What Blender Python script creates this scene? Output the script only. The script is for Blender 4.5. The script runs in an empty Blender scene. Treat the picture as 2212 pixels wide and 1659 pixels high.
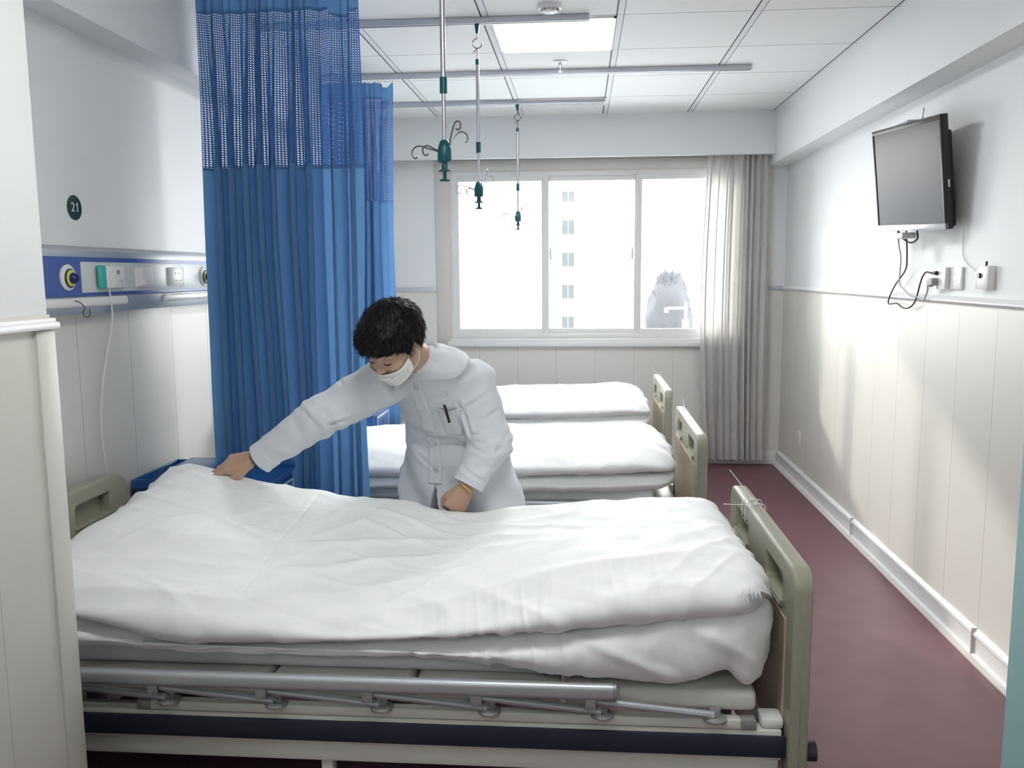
import bpy, bmesh, math, random
import numpy as np
from mathutils import Vector, Matrix
random.seed(7); np.random.seed(7)
S = bpy.context.scene
COL = S.collection
PI = math.pi

# ------------------------------------------------------------------ camera
cam_d = bpy.data.cameras.new('camera'); cam = bpy.data.objects.new('camera', cam_d); COL.objects.link(cam)
cam_d.sensor_width = 36; cam_d.lens = 36*1855.6/2212; cam_d.clip_start = .02; cam_d.clip_end = 500
_r = Vector((0.9968758, 0.07869305, -0.00678498)); _u = Vector((-0.00337758, 0.12829472, 0.99173033)); _w = Vector((-0.07891276, 0.98860906, -0.1281597))
M = Matrix.Identity(4)
for i in range(3): M[i][0] = _r[i]; M[i][1] = _u[i]; M[i][2] = -_w[i]
M[0][3], M[1][3], M[2][3] = 0, 0, 1.5
cam.matrix_world = M
S.camera = cam
# ------------------------------------------------------------------ world, sun, exposure
S.view_settings.view_transform = 'Standard'; S.view_settings.look = 'None'; S.view_settings.gamma = 1
S.view_settings.use_curve_mapping = False
S.view_settings.exposure = 2.42
world = bpy.data.worlds.new('overcast_sky'); S.world = world; world.use_nodes = True
wn = world.node_tree; bg = wn.nodes['Background']
tc = wn.nodes.new('ShaderNodeTexCoord'); sep = wn.nodes.new('ShaderNodeSeparateXYZ'); rmp = wn.nodes.new('ShaderNodeValToRGB')
wn.links.new(tc.outputs['Generated'], sep.inputs[0]); wn.links.new(sep.outputs['Z'], rmp.inputs[0]); wn.links.new(rmp.outputs[0], bg.inputs[0])
rmp.color_ramp.elements[0].position = 0.0; rmp.color_ramp.elements[0].color = (1, .985, .97, 1)
rmp.color_ramp.elements[1].position = 1.0; rmp.color_ramp.elements[1].color = (.86, .93, 1, 1)
bg.inputs[1].default_value = 3.2
sun_d = bpy.data.lights.new('sun', 'SUN'); sun_d.energy = .45; sun_d.angle = math.radians(2.5); sun_d.color = (1, .93, .85)
sun = bpy.data.objects.new('sun', sun_d); COL.objects.link(sun)
sun.rotation_euler = Vector((.6, -.95, -.42)).to_track_quat('-Z', 'Y').to_euler(); sun.location = (-6, 16, 9)

# ------------------------------------------------------------------ helpers
def tag(o, label=None, cat=None, group=None, kind=None):
    if label: o['label'] = label
    if cat: o['category'] = cat
    if group: o['group'] = group
    if kind: o['kind'] = kind
    return o
def thing(name, label, cat, loc=(0, 0, 0), rz=0, group=None):
    o = bpy.data.objects.new(name, None); COL.objects.link(o); o.location = loc; o.rotation_euler = (0, 0, rz); o.empty_display_size = .05
    return tag(o, label, cat, group)
def copy_tree(o, parent=None):
    c = o.copy(); COL.objects.link(c); c.parent = parent
    for ch in list(o.children): copy_tree(ch, c)
    return c
def link(name, me, mat, parent=None, smooth=None):
    o = bpy.data.objects.new(name, me); COL.objects.link(o)
    if mat is not None:
        for m in (mat if isinstance(mat, (list, tuple)) else [mat]): me.materials.append(m)
    if smooth is not None:
        if smooth >= 180:
            me.polygons.foreach_set('use_smooth', [True]*len(me.polygons))
        elif smooth > 0:
            me.polygons.foreach_set('use_smooth', [True]*len(me.polygons)); me.set_sharp_from_angle(angle=math.radians(smooth))
    if parent: o.parent = parent
    return o
class MB:
    def __init__(s): s.bm = bmesh.new()
    def box(s, a, b, bev=0, seg=2, mat=None, mi=0):
        t = bmesh.new(); bmesh.ops.create_cube(t, size=1)
        a = Vector(a); b = Vector(b)
        for v in t.verts:
            v.co = Vector(((a[i]+b[i])/2 + v.co[i]*(b[i]-a[i]) for i in range(3)))
        if bev: bmesh.ops.bevel(t, geom=list(t.edges), offset=bev, segments=seg, profile=.5, affect='EDGES')
        if mat is not None: bmesh.ops.transform(t, matrix=mat, verts=t.verts)
        s._add(t, mi); return s
    def _add(s, t, mi=0):
        bmesh.ops.recalc_face_normals(t, faces=t.faces)
        m = bpy.data.meshes.new('t'); 
        for f in t.faces: f.material_index = mi
        t.to_mesh(m); t.free(); s.bm.from_mesh(m); bpy.data.meshes.remove(m)
    def cyl(s, a, b, r, r2=None, seg=16, cap=True, mi=0):
        a = Vector(a); b = Vector(b); d = b-a; t = bmesh.new()
        bmesh.ops.create_cone(t, segments=seg, radius1=r, radius2=r if r2 is None else r2, depth=d.length, cap_ends=cap)
        bmesh.ops.transform(t, matrix=Matrix.Translation((a+b)/2) @ d.to_track_quat('Z', 'Y').to_matrix().to_4x4(), verts=t.verts)
        s._add(t, mi); return s
    def lathe(s, prof, o=(0, 0, 0), axis=(0, 0, 1), seg=24, mi=0):
        t = bmesh.new(); q = Vector(axis).to_track_quat('Z', 'Y').to_matrix().to_4x4(); rings = []
        for r, z in prof:
            rings.append([t.verts.new((max(r, 1e-5)*math.cos(2*PI*k/seg), max(r, 1e-5)*math.sin(2*PI*k/seg), z)) for k in range(seg)])
        for i in range(len(rings)-1):
            for k in range(seg): t.faces.new((rings[i][k], rings[i][(k+1) % seg], rings[i+1][(k+1) % seg], rings[i+1][k]))
        t.faces.new(rings[0][::-1]); t.faces.new(rings[-1])
        bmesh.ops.transform(t, matrix=Matrix.Translation(o) @ q, verts=t.verts); s._add(t, mi); return s
    def tube(s, pts, r, seg=10, mi=0, cap=True):
        pts = [Vector(p) for p in pts]; n = len(pts); t = bmesh.new(); rings = []; up = None
        rr = r if isinstance(r, (list, tuple)) else [r]*n
        for i, p in enumerate(pts):
            d = (pts[min(i+1, n-1)]-pts[max(i-1, 0)]).normalized()
            if up is None: up = Vector((0, 0, 1)) if abs(d.z) < .9 else Vector((0, 1, 0))
            x = up.cross(d).normalized(); up = d.cross(x).normalized()
            rings.append([t.verts.new(p + (x*math.cos(2*PI*k/seg)+up*math.sin(2*PI*k/seg))*rr[i]) for k in range(seg)])
        for i in range(n-1):
            for k in range(seg): t.faces.new((rings[i][k], rings[i][(k+1) % seg], rings[i+1][(k+1) % seg], rings[i+1][k]))
        if cap: t.faces.new(rings[0][::-1]); t.faces.new(rings[-1])
        s._add(t, mi); return s
    def prism(s, pts, axis, a, b, mi=0, bev=0):
        # polygon pts (2D) extruded along axis 'x','y','z' from a to b
        t = bmesh.new()
        def P3(u, v, w): return {'x': (w, u, v), 'y': (u, w, v), 'z': (u, v, w)}[axis]
        A = [t.verts.new(P3(u, v, a)) for u, v in pts]; B = [t.verts.new(P3(u, v, b)) for u, v in pts]
        n = len(pts)
        t.faces.new(A[::-1]); t.faces.new(B)
        for i in range(n): t.faces.new((A[i], A[(i+1) % n], B[(i+1) % n], B[i]))
        if bev: bmesh.ops.bevel(t, geom=list(t.edges), offset=bev, segments=2, profile=.5, affect='EDGES')
        s._add(t, mi); return s
    def xf(s, m): bmesh.ops.transform(s.bm, matrix=m, verts=s.bm.verts); return s
    def build(s, name, mat, parent=None, smooth=35):
        me = bpy.data.meshes.new(name); s.bm.to_mesh(me); s.bm.free()
        return link(name, me, mat, parent, smooth)
def struct(name, mb, mat, smooth=30, kind='structure'):
    o = mb.build(name, mat, None, smooth); o['kind'] = kind; return o
def spline(pts, n=8, closed=False):
    pts = [Vector(p) for p in pts]; m = len(pts); out = []
    rng = range(m if closed else m-1)
    for i in rng:
        p0 = pts[(i-1) % m] if closed or i > 0 else pts[0]*2-pts[1]
        p1 = pts[i]; p2 = pts[(i+1) % m]
        p3 = pts[(i+2) % m] if closed or i+2 < m else pts[-1]*2-pts[-2]
        for k in range(n):
            t = k/n
            out.append(.5*((2*p1)+(p2-p0)*t+(2*p0-5*p1+4*p2-p3)*t*t+(3*p1-p0-3*p2+p3)*t**3))
    if not closed: out.append(pts[-1])
    return out
def rrect(x0, y0, x1, y1, r, n=6, rs=None):
    rs = rs or (r, r, r, r); out = []
    for (cx, cy, a, q) in ((x1-rs[0], y1-rs[0], 0, rs[0]), (x0+rs[1], y1-rs[1], 90, rs[1]), (x0+rs[2], y0+rs[2], 180, rs[2]), (x1-rs[3], y0+rs[3], 270, rs[3])):
        for k in range(n+1):
            t = math.radians(a+90*k/n); out.append((cx+q*math.cos(t), cy+q*math.sin(t)))
    return out
def plate(outer, holes, th, bev):
    # 2D plate with holes as a mesh in the local XY plane, centred on z=0
    c = bpy.data.curves.new('pl', 'CURVE'); c.dimensions = '2D'; c.fill_mode = 'BOTH'; c.extrude = th/2-bev; c.bevel_depth = bev; c.bevel_resolution = 2; c.offset = -bev
    for lp in [outer]+holes:
        sp = c.splines.new('POLY'); sp.points.add(len(lp)-1); sp.use_cyclic_u = True
        for i, p in enumerate(lp): sp.points[i].co = (p[0], p[1], 0, 1)
    o = bpy.data.objects.new('pl', c); COL.objects.link(o)
    me = bpy.data.meshes.new_from_object(o.evaluated_get(bpy.context.evaluated_depsgraph_get()))
    bpy.data.objects.remove(o); bpy.data.curves.remove(c); return me
def text_mesh(txt, size, depth=.0006):
    c = bpy.data.curves.new('tx', 'FONT'); c.body = txt; c.size = size; c.extrude = depth; c.space_character = 1.18; c.align_x = 'CENTER'; c.align_y = 'CENTER'
    o = bpy.data.objects.new('tx', c); COL.objects.link(o)
    me = bpy.data.meshes.new_from_object(o.evaluated_get(bpy.context.evaluated_depsgraph_get()))
    bpy.data.objects.remove(o); bpy.data.curves.remove(c); return me

# ------------------------------------------------------------------ materials
MATS = {}
def mat(name, col, rough=.5, metal=0, noise=0, nscale=20, bump=0, bscale=60, spec=.5, transl=0, coat=0, sss=0, sheen=0):
    m = bpy.data.materials.new(name); m.use_nodes = True; nt = m.node_tree; b = nt.nodes['Principled BSDF']
    b.inputs['Roughness'].default_value = rough; b.inputs['Metallic'].default_value = metal
    b.inputs['Specular IOR Level'].default_value = spec; b.inputs['Coat Weight'].default_value = coat
    if sss: b.inputs['Subsurface Weight'].default_value = sss; b.inputs['Subsurface Radius'].default_value = (.01, .004, .002)
    if sheen: b.inputs['Sheen Weight'].default_value = sheen
    c = (*col, 1)
    t = nt.nodes.new('ShaderNodeTexCoord')
    n = nt.nodes.new('ShaderNodeTexNoise'); n.inputs['Scale'].default_value = nscale; n.inputs['Detail'].default_value = 5
    nt.links.new(t.outputs['Object'], n.inputs['Vector'])
    mx = nt.nodes.new('ShaderNodeMixRGB'); mx.inputs[1].default_value = tuple(max(0, x*(1-noise)) for x in col)+(1,); mx.inputs[2].default_value = tuple(min(1, x*(1+noise)) for x in col)+(1,)
    nt.links.new(n.outputs['Fac'], mx.inputs[0]); nt.links.new(mx.outputs[0], b.inputs['Base Color'])
    if bump:
        n2 = nt.nodes.new('ShaderNodeTexNoise'); n2.inputs['Scale'].default_value = bscale; n2.inputs['Detail'].default_value = 4
        nt.links.new(t.outputs['Object'], n2.inputs['Vector'])
        bp = nt.nodes.new('ShaderNodeBump'); bp.inputs['Strength'].default_value = bump; bp.inputs['Distance'].default_value = .01
        nt.links.new(n2.outputs['Fac'], bp.inputs['Height']); nt.links.new(bp.outputs[0], b.inputs['Normal'])
    if transl:
        tr = nt.nodes.new('ShaderNodeBsdfTranslucent'); nt.links.new(mx.outputs[0], tr.inputs[0])
        ms = nt.nodes.new('ShaderNodeMixShader'); ms.inputs[0].default_value = transl
        out = nt.nodes['Material Output']; nt.links.new(b.outputs[0], ms.inputs[1]); nt.links.new(tr.outputs[0], ms.inputs[2]); nt.links.new(ms.outputs[0], out.inputs[0])
    MATS[name] = m; return m
def emis(name, col, s):
    m = bpy.data.materials.new(name); m.use_nodes = True; b = m.node_tree.nodes['Principled BSDF']
    b.inputs['Base Color'].default_value = (*col, 1); b.inputs['Emission Color'].default_value = (*col, 1); b.inputs['Emission Strength'].default_value = s; MATS[name] = m; return m
def math_node(nt, op, a, b=None):
    n = nt.nodes.new('ShaderNodeMath'); n.operation = op
    for i, v in enumerate((a, b)):
        if v is None: continue
        if isinstance(v, (int, float)): n.inputs[i].default_value = v
        else: nt.links.new(v, n.inputs[i])
    return n.outputs[0]
def line_mask(nt, co, period, offset, width):
    # 1 on thin lines at offset + k*period
    f = math_node(nt, 'SUBTRACT', co, offset); f = math_node(nt, 'DIVIDE', f, period); f = math_node(nt, 'FRACT', f)
    f = math_node(nt, 'SUBTRACT', f, .5); f = math_node(nt, 'ABSOLUTE', f, None)
    return math_node(nt, 'GREATER_THAN', f, .5-width/period/2)
def lined(name, base, line, lines, rough=.45, noise=.03, bump=.3, extra=None):
    """lines: list of (axis, period, offset, width, mixamount, colour)"""
    m = mat(name, base, rough, 0, noise, 6); nt = m.node_tree; b = nt.nodes['Principled BSDF']
    g = nt.nodes.new('ShaderNodeNewGeometry'); sp = nt.nodes.new('ShaderNodeSeparateXYZ'); nt.links.new(g.outputs['Position'], sp.inputs[0])
    prev = b.inputs['Base Color'].links[0].from_socket; hs = None
    for ax, per, off, wd, amt, col in lines:
        k = line_mask(nt, sp.outputs[ax], per, off, wd)
        f = math_node(nt, 'MULTIPLY', k, amt)
        mx = nt.nodes.new('ShaderNodeMixRGB'); nt.links.new(f, mx.inputs[0]); nt.links.new(prev, mx.inputs[1]); mx.inputs[2].default_value = (*col, 1); prev = mx.outputs[0]
        hs = k if hs is None else math_node(nt, 'MAXIMUM', hs, k)
    nt.links.new(prev, b.inputs['Base Color'])
    inv = math_node(nt, 'SUBTRACT', 1., hs); bp = nt.nodes.new('ShaderNodeBump'); bp.inputs['Strength'].default_value = bump; bp.inputs['Distance'].default_value = .002
    nt.links.new(inv, bp.inputs['Height']); nt.links.new(bp.outputs[0], b.inputs['Normal'])
    return m
m_wall = mat('wall_paint', (.815, .83, .835), .55, noise=.02, nscale=3, bump=.02, bscale=150)
GR = (.48, .45, .40)
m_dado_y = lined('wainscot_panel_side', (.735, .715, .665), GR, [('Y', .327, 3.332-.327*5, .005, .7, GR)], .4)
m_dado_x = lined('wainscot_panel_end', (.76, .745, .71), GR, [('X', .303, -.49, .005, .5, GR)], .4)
m_ceil = lined('ceiling_tile', (.86, .87, .872), GR, [('Y', .615, 4.10-.615*8, .007, .9, (.30, .30, .31)), ('X', .615, .177-.615*6, .030, .5, (.74, .74, .78)), ('X', .615, .177-.615*6-.0165, .007, 1., (.05, .05, .06)), ('X', .615, .177-.615*6+.0165, .004, .95, (.14, .14, .16))], .7, .02, .2)
m_floor = mat('vinyl_floor', (.165, .072, .088), .42, noise=.16, nscale=9, bump=.04, bscale=300, spec=.4)
m_white = mat('white_plastic', (.80, .80, .79), .35)
m_trim = mat('white_trim', (.80, .80, .79), .4)
m_beige = mat('beige_trim', (.66, .635, .60), .45)
m_frame = mat('window_pvc', (.78, .775, .76), .35)
m_steel = mat('brushed_steel', (.55, .55, .57), .28, 1, noise=.06, nscale=80)
m_alu = mat('aluminium', (.50, .53, .56), .38, .45)
m_alud = mat('rail_aluminium', (.58, .60, .65), .45, .3)
m_dkmet = mat('dark_hook_metal', (.16, .15, .15), .35, .8)
m_teal = mat('teal_plastic', (.0, .085, .105), .35)
m_teal2 = mat('turquoise_plastic', (.06, .45, .43), .4)
m_door = mat('teal_door_paint', (.30, .50, .52), .5)
m_cream = mat('cream_enamel', (.70, .71, .66), .3, noise=.03, nscale=14)
m_grime = mat('grey_coated_metal', (.34, .34, .335), .4, .3, noise=.15, nscale=60)
m_olive = mat('olive_beige_plastic', (.31, .305, .235), .36, noise=.04, nscale=10)
m_wood = mat('pale_wood_laminate', (.56, .47, .36), .45, noise=.08, nscale=6)
m_navy = mat('dark_navy_rubber', (.018, .023, .042), .45)
m_black = mat('black_plastic', (.012, .012, .014), .4)
m_panel_blue = mat('blue_panel', (.07, .12, .38), .4)
m_cab = mat('blue_cabinet_plastic', (.015, .09, .30), .35)
m_yel = mat('yellow_ring', (.62, .62, .16), .4)
m_bluek = mat('navy_knob', (.01, .02, .12), .25)
m_green = mat('dark_green_sign', (.006, .045, .045), .5)
m_gold = mat('gold_metal', (.75, .52, .18), .35, .7)
m_skin = mat('skin', (.52, .335, .245), .5, noise=.06, nscale=30, sss=.15)
m_lid_shade = mat('eyelid_crease_shade', (.18, .08, .06), .6)  # dark skin tone standing in for shade in the eyelid crease
m_hair = mat('black_hair', (.0035, .003, .004), .55, noise=.3, nscale=200, spec=.25)
m_mask = mat('mask_cloth', (.80, .82, .80), .8, bump=.1, bscale=400)
m_coat = mat('white_coat_cotton', (.70, .73, .775), .8, noise=.01, bump=.08, bscale=500)
m_btn = mat('coat_button', (.58, .62, .66), .3)
m_dkshirt = mat('dark_shirt', (.012, .02, .025), .8)
m_trouser = mat('grey_violet_trousers', (.12, .12, .18), .8)
m_tv = mat('tv_screen_glass', (.05, .05, .062), .2, spec=.06)
m_silver = mat('silver_plastic', (.5, .5, .53), .35, .5)
m_cablek = mat('dark_cable', (.03, .025, .02), .5)
m_cablew = mat('grey_cable', (.55, .56, .58), .5)
m_light = emis('lamp_diffuser', (1, .99, 1), 5.8)
m_fill_light = emis('added_fill_diffuser', (1, .99, .97), 3.6)  # glow of the two added, unseen fill lamps only
m_tree = mat('hazy_tree_foliage', (.058, .058, .062), .9, spec=.1, noise=.15, nscale=1)
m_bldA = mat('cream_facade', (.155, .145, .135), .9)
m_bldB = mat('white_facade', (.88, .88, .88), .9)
m_pane = mat('facade_glass', (.050, .053, .056), .6, spec=.1)
m_ground = mat('street_ground', (.5, .5, .5), .9)

# quilt: white cotton satin with faint woven check
m_quilt = mat('white_satin_check_cotton', (.80, .83, .825), .55, sheen=.3)
nt = m_quilt.node_tree; b = nt.nodes['Principled BSDF']
uv = nt.nodes.new('ShaderNodeUVMap'); uv.uv_map = 'UVMap'; chk = nt.nodes.new('ShaderNodeTexChecker'); chk.inputs['Scale'].default_value = 12
nt.links.new(uv.outputs[0], chk.inputs['Vector'])
chk.inputs[1].default_value = (.90, .925, .92, 1); chk.inputs[2].default_value = (.925, .94, .935, 1); nt.links.new(chk.outputs[0], b.inputs['Base Color'])
rr = nt.nodes.new('ShaderNodeMapRange'); nt.links.new(chk.outputs['Fac'], rr.inputs[0]); rr.inputs[3].default_value = .5; rr.inputs[4].default_value = .65; nt.links.new(rr.outputs[0], b.inputs['Roughness'])
m_sheet = mat('white_sheet', (.78, .81, .83), .7, bump=.05, bscale=200)
# blue curtain cloth and its net
m_blue = mat('blue_curtain_cloth', (.125, .285, .54), .75, transl=.38, noise=.04, nscale=5)
def net_mat():
    m = mat('blue_curtain_net', (.075, .19, .46), .75, transl=.3); nt = m.node_tree; out = nt.nodes['Material Output']; sh = out.inputs[0].links[0].from_socket
    uv = nt.nodes.new('ShaderNodeUVMap'); uv.uv_map = 'UVMap'; sp = nt.nodes.new('ShaderNodeSeparateXYZ'); nt.links.new(uv.outputs[0], sp.inputs[0])
    a = line_mask(nt, sp.outputs['X'], .0115, 0., .0058); c = line_mask(nt, sp.outputs['Y'], .0088, 0., .0052)
    k = math_node(nt, 'MAXIMUM', a, c)
    tr = nt.nodes.new('ShaderNodeBsdfTransparent'); ms = nt.nodes.new('ShaderNodeMixShader'); nt.links.new(k, ms.inputs[0]); nt.links.new(tr.outputs[0], ms.inputs[1]); nt.links.new(sh, ms.inputs[2]); nt.links.new(ms.outputs[0], out.inputs[0])
    return m
m_net = net_mat()
m_linen = lined('grey_linen_curtain', (.80, .79, .78), GR, [('Z', .004, 0., .0012, .2, (.35, .35, .35))], .8, .1, .05)
nt = m_linen.node_tree; b = nt.nodes['Principled BSDF']; tr = nt.nodes.new('ShaderNodeBsdfTranslucent'); tr.inputs[0].default_value = (.65, .62, .58, 1); ms = nt.nodes.new('ShaderNodeMixShader'); ms.inputs[0].default_value = .3
nt.links.new(b.outputs[0], ms.inputs[1]); nt.links.new(tr.outputs[0], ms.inputs[2]); nt.links.new(ms.outputs[0], nt.nodes['Material Output'].inputs[0])
def glass_mat():
    m = bpy.data.materials.new('window_glass'); m.use_nodes = True; nt = m.node_tree; nt.nodes.remove(nt.nodes['Principled BSDF'])
    t = nt.nodes.new('ShaderNodeBsdfTransparent'); t.inputs[0].default_value = (.96, .975, .97, 1); g = nt.nodes.new('ShaderNodeBsdfGlossy'); g.inputs['Roughness'].default_value = .02
    l = nt.nodes.new('ShaderNodeFresnel'); l.inputs[0].default_value = 1.3; ms = nt.nodes.new('ShaderNodeMixShader')
    nt.links.new(l.outputs[0], ms.inputs[0]); nt.links.new(t.outputs[0], ms.inputs[1]); nt.links.new(g.outputs[0], ms.inputs[2]); nt.links.new(ms.outputs[0], nt.nodes['Material Output'].inputs[0]); return m
m_glass = glass_mat()

# ------------------------------------------------------------------ noise
def vnoise(p, seed=0):
    """smooth value noise, p (...,3) -> (-1..1)"""
    p = np.asarray(p, float); i = np.floor(p).astype(np.int64); f = p-i; f = f*f*(3-2*f); out = 0
    for dx in (0, 1):
        for dy in (0, 1):
            for dz in (0, 1):
                h = (i[..., 0]+dx)*374761393+(i[..., 1]+dy)*668265263+(i[..., 2]+dz)*2147483647+seed*974634777
                h = (h ^ (h >> 13))*1274126177 & 0xffffffff; h = (h ^ (h >> 16)) & 0xffff
                w = (f[..., 0] if dx else 1-f[..., 0])*(f[..., 1] if dy else 1-f[..., 1])*(f[..., 2] if dz else 1-f[..., 2])
                out = out+w*(h/32767.5-1)
    return out
def ridge(p, seed=0): return 1-2*np.abs(vnoise(p, seed))

# ------------------------------------------------------------------ room
CZ = 2.657; XL = -1.64; XR = 1.553; YB = 6.75; EY = 1.85; EX = -1.185; DZ = 1.37
struct('floor', MB().box((-3, -3.2, -.1), (XR+.12, YB+.1, 0)), m_floor)
struct('ceiling', MB().box((-3, -3.2, CZ), (XR+.12, YB+.2, CZ+.1)), m_ceil)
# right wall: painted above, wainscot below
struct('wall_right', MB().box((XR, -3.2, DZ), (XR+.12, YB+.2, CZ)), m_wall)
struct('trim_1', MB().box((XR-.004, -3.2, .02), (XR+.1, YB, DZ)), m_dado_y)
struct('trim_2', MB().prism([(XR-.022, DZ), (XR-.022, DZ+.006), (XR-.012, DZ+.022), (XR+.01, DZ+.022), (XR+.01, DZ-.012), (XR-.010, DZ-.012)], 'y', .9, YB), m_trim)
def base_prof(x, sx):
    return [(x, 0), (x-sx*.022, 0), (x-sx*.022, .012), (x-sx*.012, .018), (x-sx*.013, .078), (x-sx*.020, .088), (x-sx*.018, .100), (x-sx*.006, .112), (x, .112)]
struct('baseboard_right', MB().prism(base_prof(XR-.004, 1), 'y', .9, YB-.01), m_trim)
mb = MB()
for yy in (4.85, 3.33, 1.9): mb.box((XR-.0275, yy, 0), (XR-.004, yy+.004, .115))
struct('trim_3', mb, m_beige)
struct('trim_4', MB().box((XR-.05, .9, 0), (XR-.026, YB-.02, .006)), m_beige)
# beams
struct('wall_beam_right', MB().box((1.41, -3.2, 2.285), (XR+.05, YB+.05, CZ+.05), 0), m_wall)
struct('wall_beam_left', MB().box((XL-.05, EY-.5, 2.285), (-1.516, YB+.05, CZ+.05), 0), m_wall)
struct('wall_header', MB().box((-1.5, 6.556, 2.352), (1.5, 6.60, CZ+.05), 0), m_wall)
# left wall
struct('wall_left', MB().box((XL-.12, EY-.4, DZ), (XL, YB+.2, CZ+.05)), m_wall)
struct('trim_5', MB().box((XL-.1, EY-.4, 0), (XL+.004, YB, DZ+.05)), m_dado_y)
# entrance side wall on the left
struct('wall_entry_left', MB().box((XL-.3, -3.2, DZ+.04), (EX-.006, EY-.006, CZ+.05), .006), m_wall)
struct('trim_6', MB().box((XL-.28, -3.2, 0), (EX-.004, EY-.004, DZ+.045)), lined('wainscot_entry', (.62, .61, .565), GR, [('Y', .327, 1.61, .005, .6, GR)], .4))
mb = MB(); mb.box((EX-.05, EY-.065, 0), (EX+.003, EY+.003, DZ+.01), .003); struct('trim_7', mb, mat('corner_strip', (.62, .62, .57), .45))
struct('trim_8', MB().box((XL, -3.2, DZ+.012), (EX+.012, EY+.012, DZ+.028), .004), m_trim)
struct('trim_9', MB().box((XL, -3.2, DZ+.026), (EX+.006, EY+.006, DZ+.037), .003), m_trim)
# back wall with window opening
WX0, WX1, WZ0, WZ1 = -1.02, 1.20, .985, 2.285
mb = MB(); mb.box((XL-.1, YB, DZ), (WX0, YB+.2, CZ)).box((WX1, YB, DZ), (XR+.1, YB+.2, CZ)).box((WX0, YB, WZ1), (WX1, YB+.2, CZ))
struct('wall_back', mb, m_wall)
mb = MB(); mb.box((XL-.1, YB-.004, 0), (WX0, YB+.19, DZ)).box((WX1, YB-.004, 0), (XR+.1, YB+.19, DZ)).box((WX0, YB-.004, 0), (WX1, YB+.19, WZ0))
struct('trim_10', mb, m_dado_x)
mb = MB(); mb.box((XL, YB-.02, DZ-.012), (WX0-.11, YB, DZ+.02), .004).box((1.31, YB-.02, DZ-.012), (XR, YB, DZ+.02), .004)
struct('trim_11', mb, m_alud)
mb = MB(); mb.box((XL, YB-.016, 0), (XR-.02, YB-.004, .11), .004); struct('baseboard_back', mb, m_trim)
# beige lining round the window + sill
mb = MB(); mb.box((WX0-.11, YB-.012, WZ0-.03), (WX0-.0, YB+.01, WZ1+.075), .003).box((WX0-.11, YB-.0125, WZ1), (WX1+.11, YB+.01, WZ1+.075), .003).box((WX1, YB-.012, WZ0-.03), (WX1+.11, YB+.01, WZ1+.0745), .003)
mb.box((WX0, YB-.004, WZ0+.002), (WX0+.006, YB+.12, WZ1)).box((WX0, YB-.004, WZ1-.006), (WX1, YB+.12, WZ1))
struct('trim_12', mb, m_beige)
struct('trim_13', MB().box((WX0-.02, YB-.055, WZ0-.058), (WX1+.06, YB+.15, WZ0-.018), .006).box((WX0, YB-.03, WZ0-.02), (WX1, YB+.12, WZ0+.004), .003), m_trim)
# window_1: outer frame > sashes > pane
fy = YB+.035
win = bpy.data.objects.new('window_1', None); COL.objects.link(win); win.location = (0, fy, 0); win['kind'] = 'structure'
def ring(mb, x0, z0, x1, z1, w, y0, y1, bev=.004):
    mb.box((x0, y0, z0), (x0+w, y1, z1), bev).box((x1-w, y0, z0), (x1, y1, z1), bev).box((x0+w-.006, y0+.0006, z0), (x1-w+.006, y1, z0+w), bev).box((x0+w-.006, y0+.0006, z1-w), (x1-w+.006, y1, z1), bev)
    return mb
mb = MB(); ring(mb, WX0+.004, WZ0+.003, WX1, WZ1-.004, .038, -.02, .06); mb.box((WX0+.03, .0, WZ0+.03), (WX1-.03, .02, WZ0+.045)); mb.build('window_frame', m_frame, win)
sash = []
for (a, b_, y) in ((-1.005, -.246, -.012), (-.30, .475, .018), (.414, 1.18, -.012)):
    mb = MB(); ring(mb, a, WZ0+.022, b_, WZ1-.025, .052, y, y+.028, .005); ring(mb, a+.048, WZ0+.07, b_-.048, WZ1-.073, .008, y+.006, y+.02, .002)
    s_ = mb.build('sash', m_frame, win); MB().box((a+.05, y+.012, WZ0+.07), (b_-.05, y+.016, WZ1-.075)).build('pane', m_glass, s_)
    MB().box((a+.05, y+.017, WZ0+.064), (b_-.05, y+.020, WZ0+.074)).build('gasket', m_grime, s_)
for x in (-.232, .400):
    mb = MB(); mb.box((x-.008, -.026, 1.60), (x+.008, -.010, 1.69), .003).box((x-.012, -.036, 1.632), (x+.004, -.024, 1.66), .003); mb.build('latch', m_white, win)

# front (doorway) wall, corridor behind the camera
struct('wall_front', MB().box((.56, .82, 0), (XR, .95, CZ)).box((-3, .82, 2.15), (.56, .95, CZ)).box((-3, .82, 0), (-.80, .95, 2.15)), m_wall)
mb = MB(); mb.box((.490, .79, 0), (.575, .98, 2.12), .004); mb.box((-.82, .79, 0), (-.75, .98, 2.12), .004); mb.box((-.82, .79, 2.10), (.575, .981, 2.18), .004)
struct('door_1', mb, m_door)
struct('wall_corridor_back', MB().box((-3, -3.3, 0), (XR+.1, -3.2, CZ)), m_wall)
struct('wall_corridor_left', MB().box((-3.1, -3.2, 0), (-3, 1, CZ)), m_wall)

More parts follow.
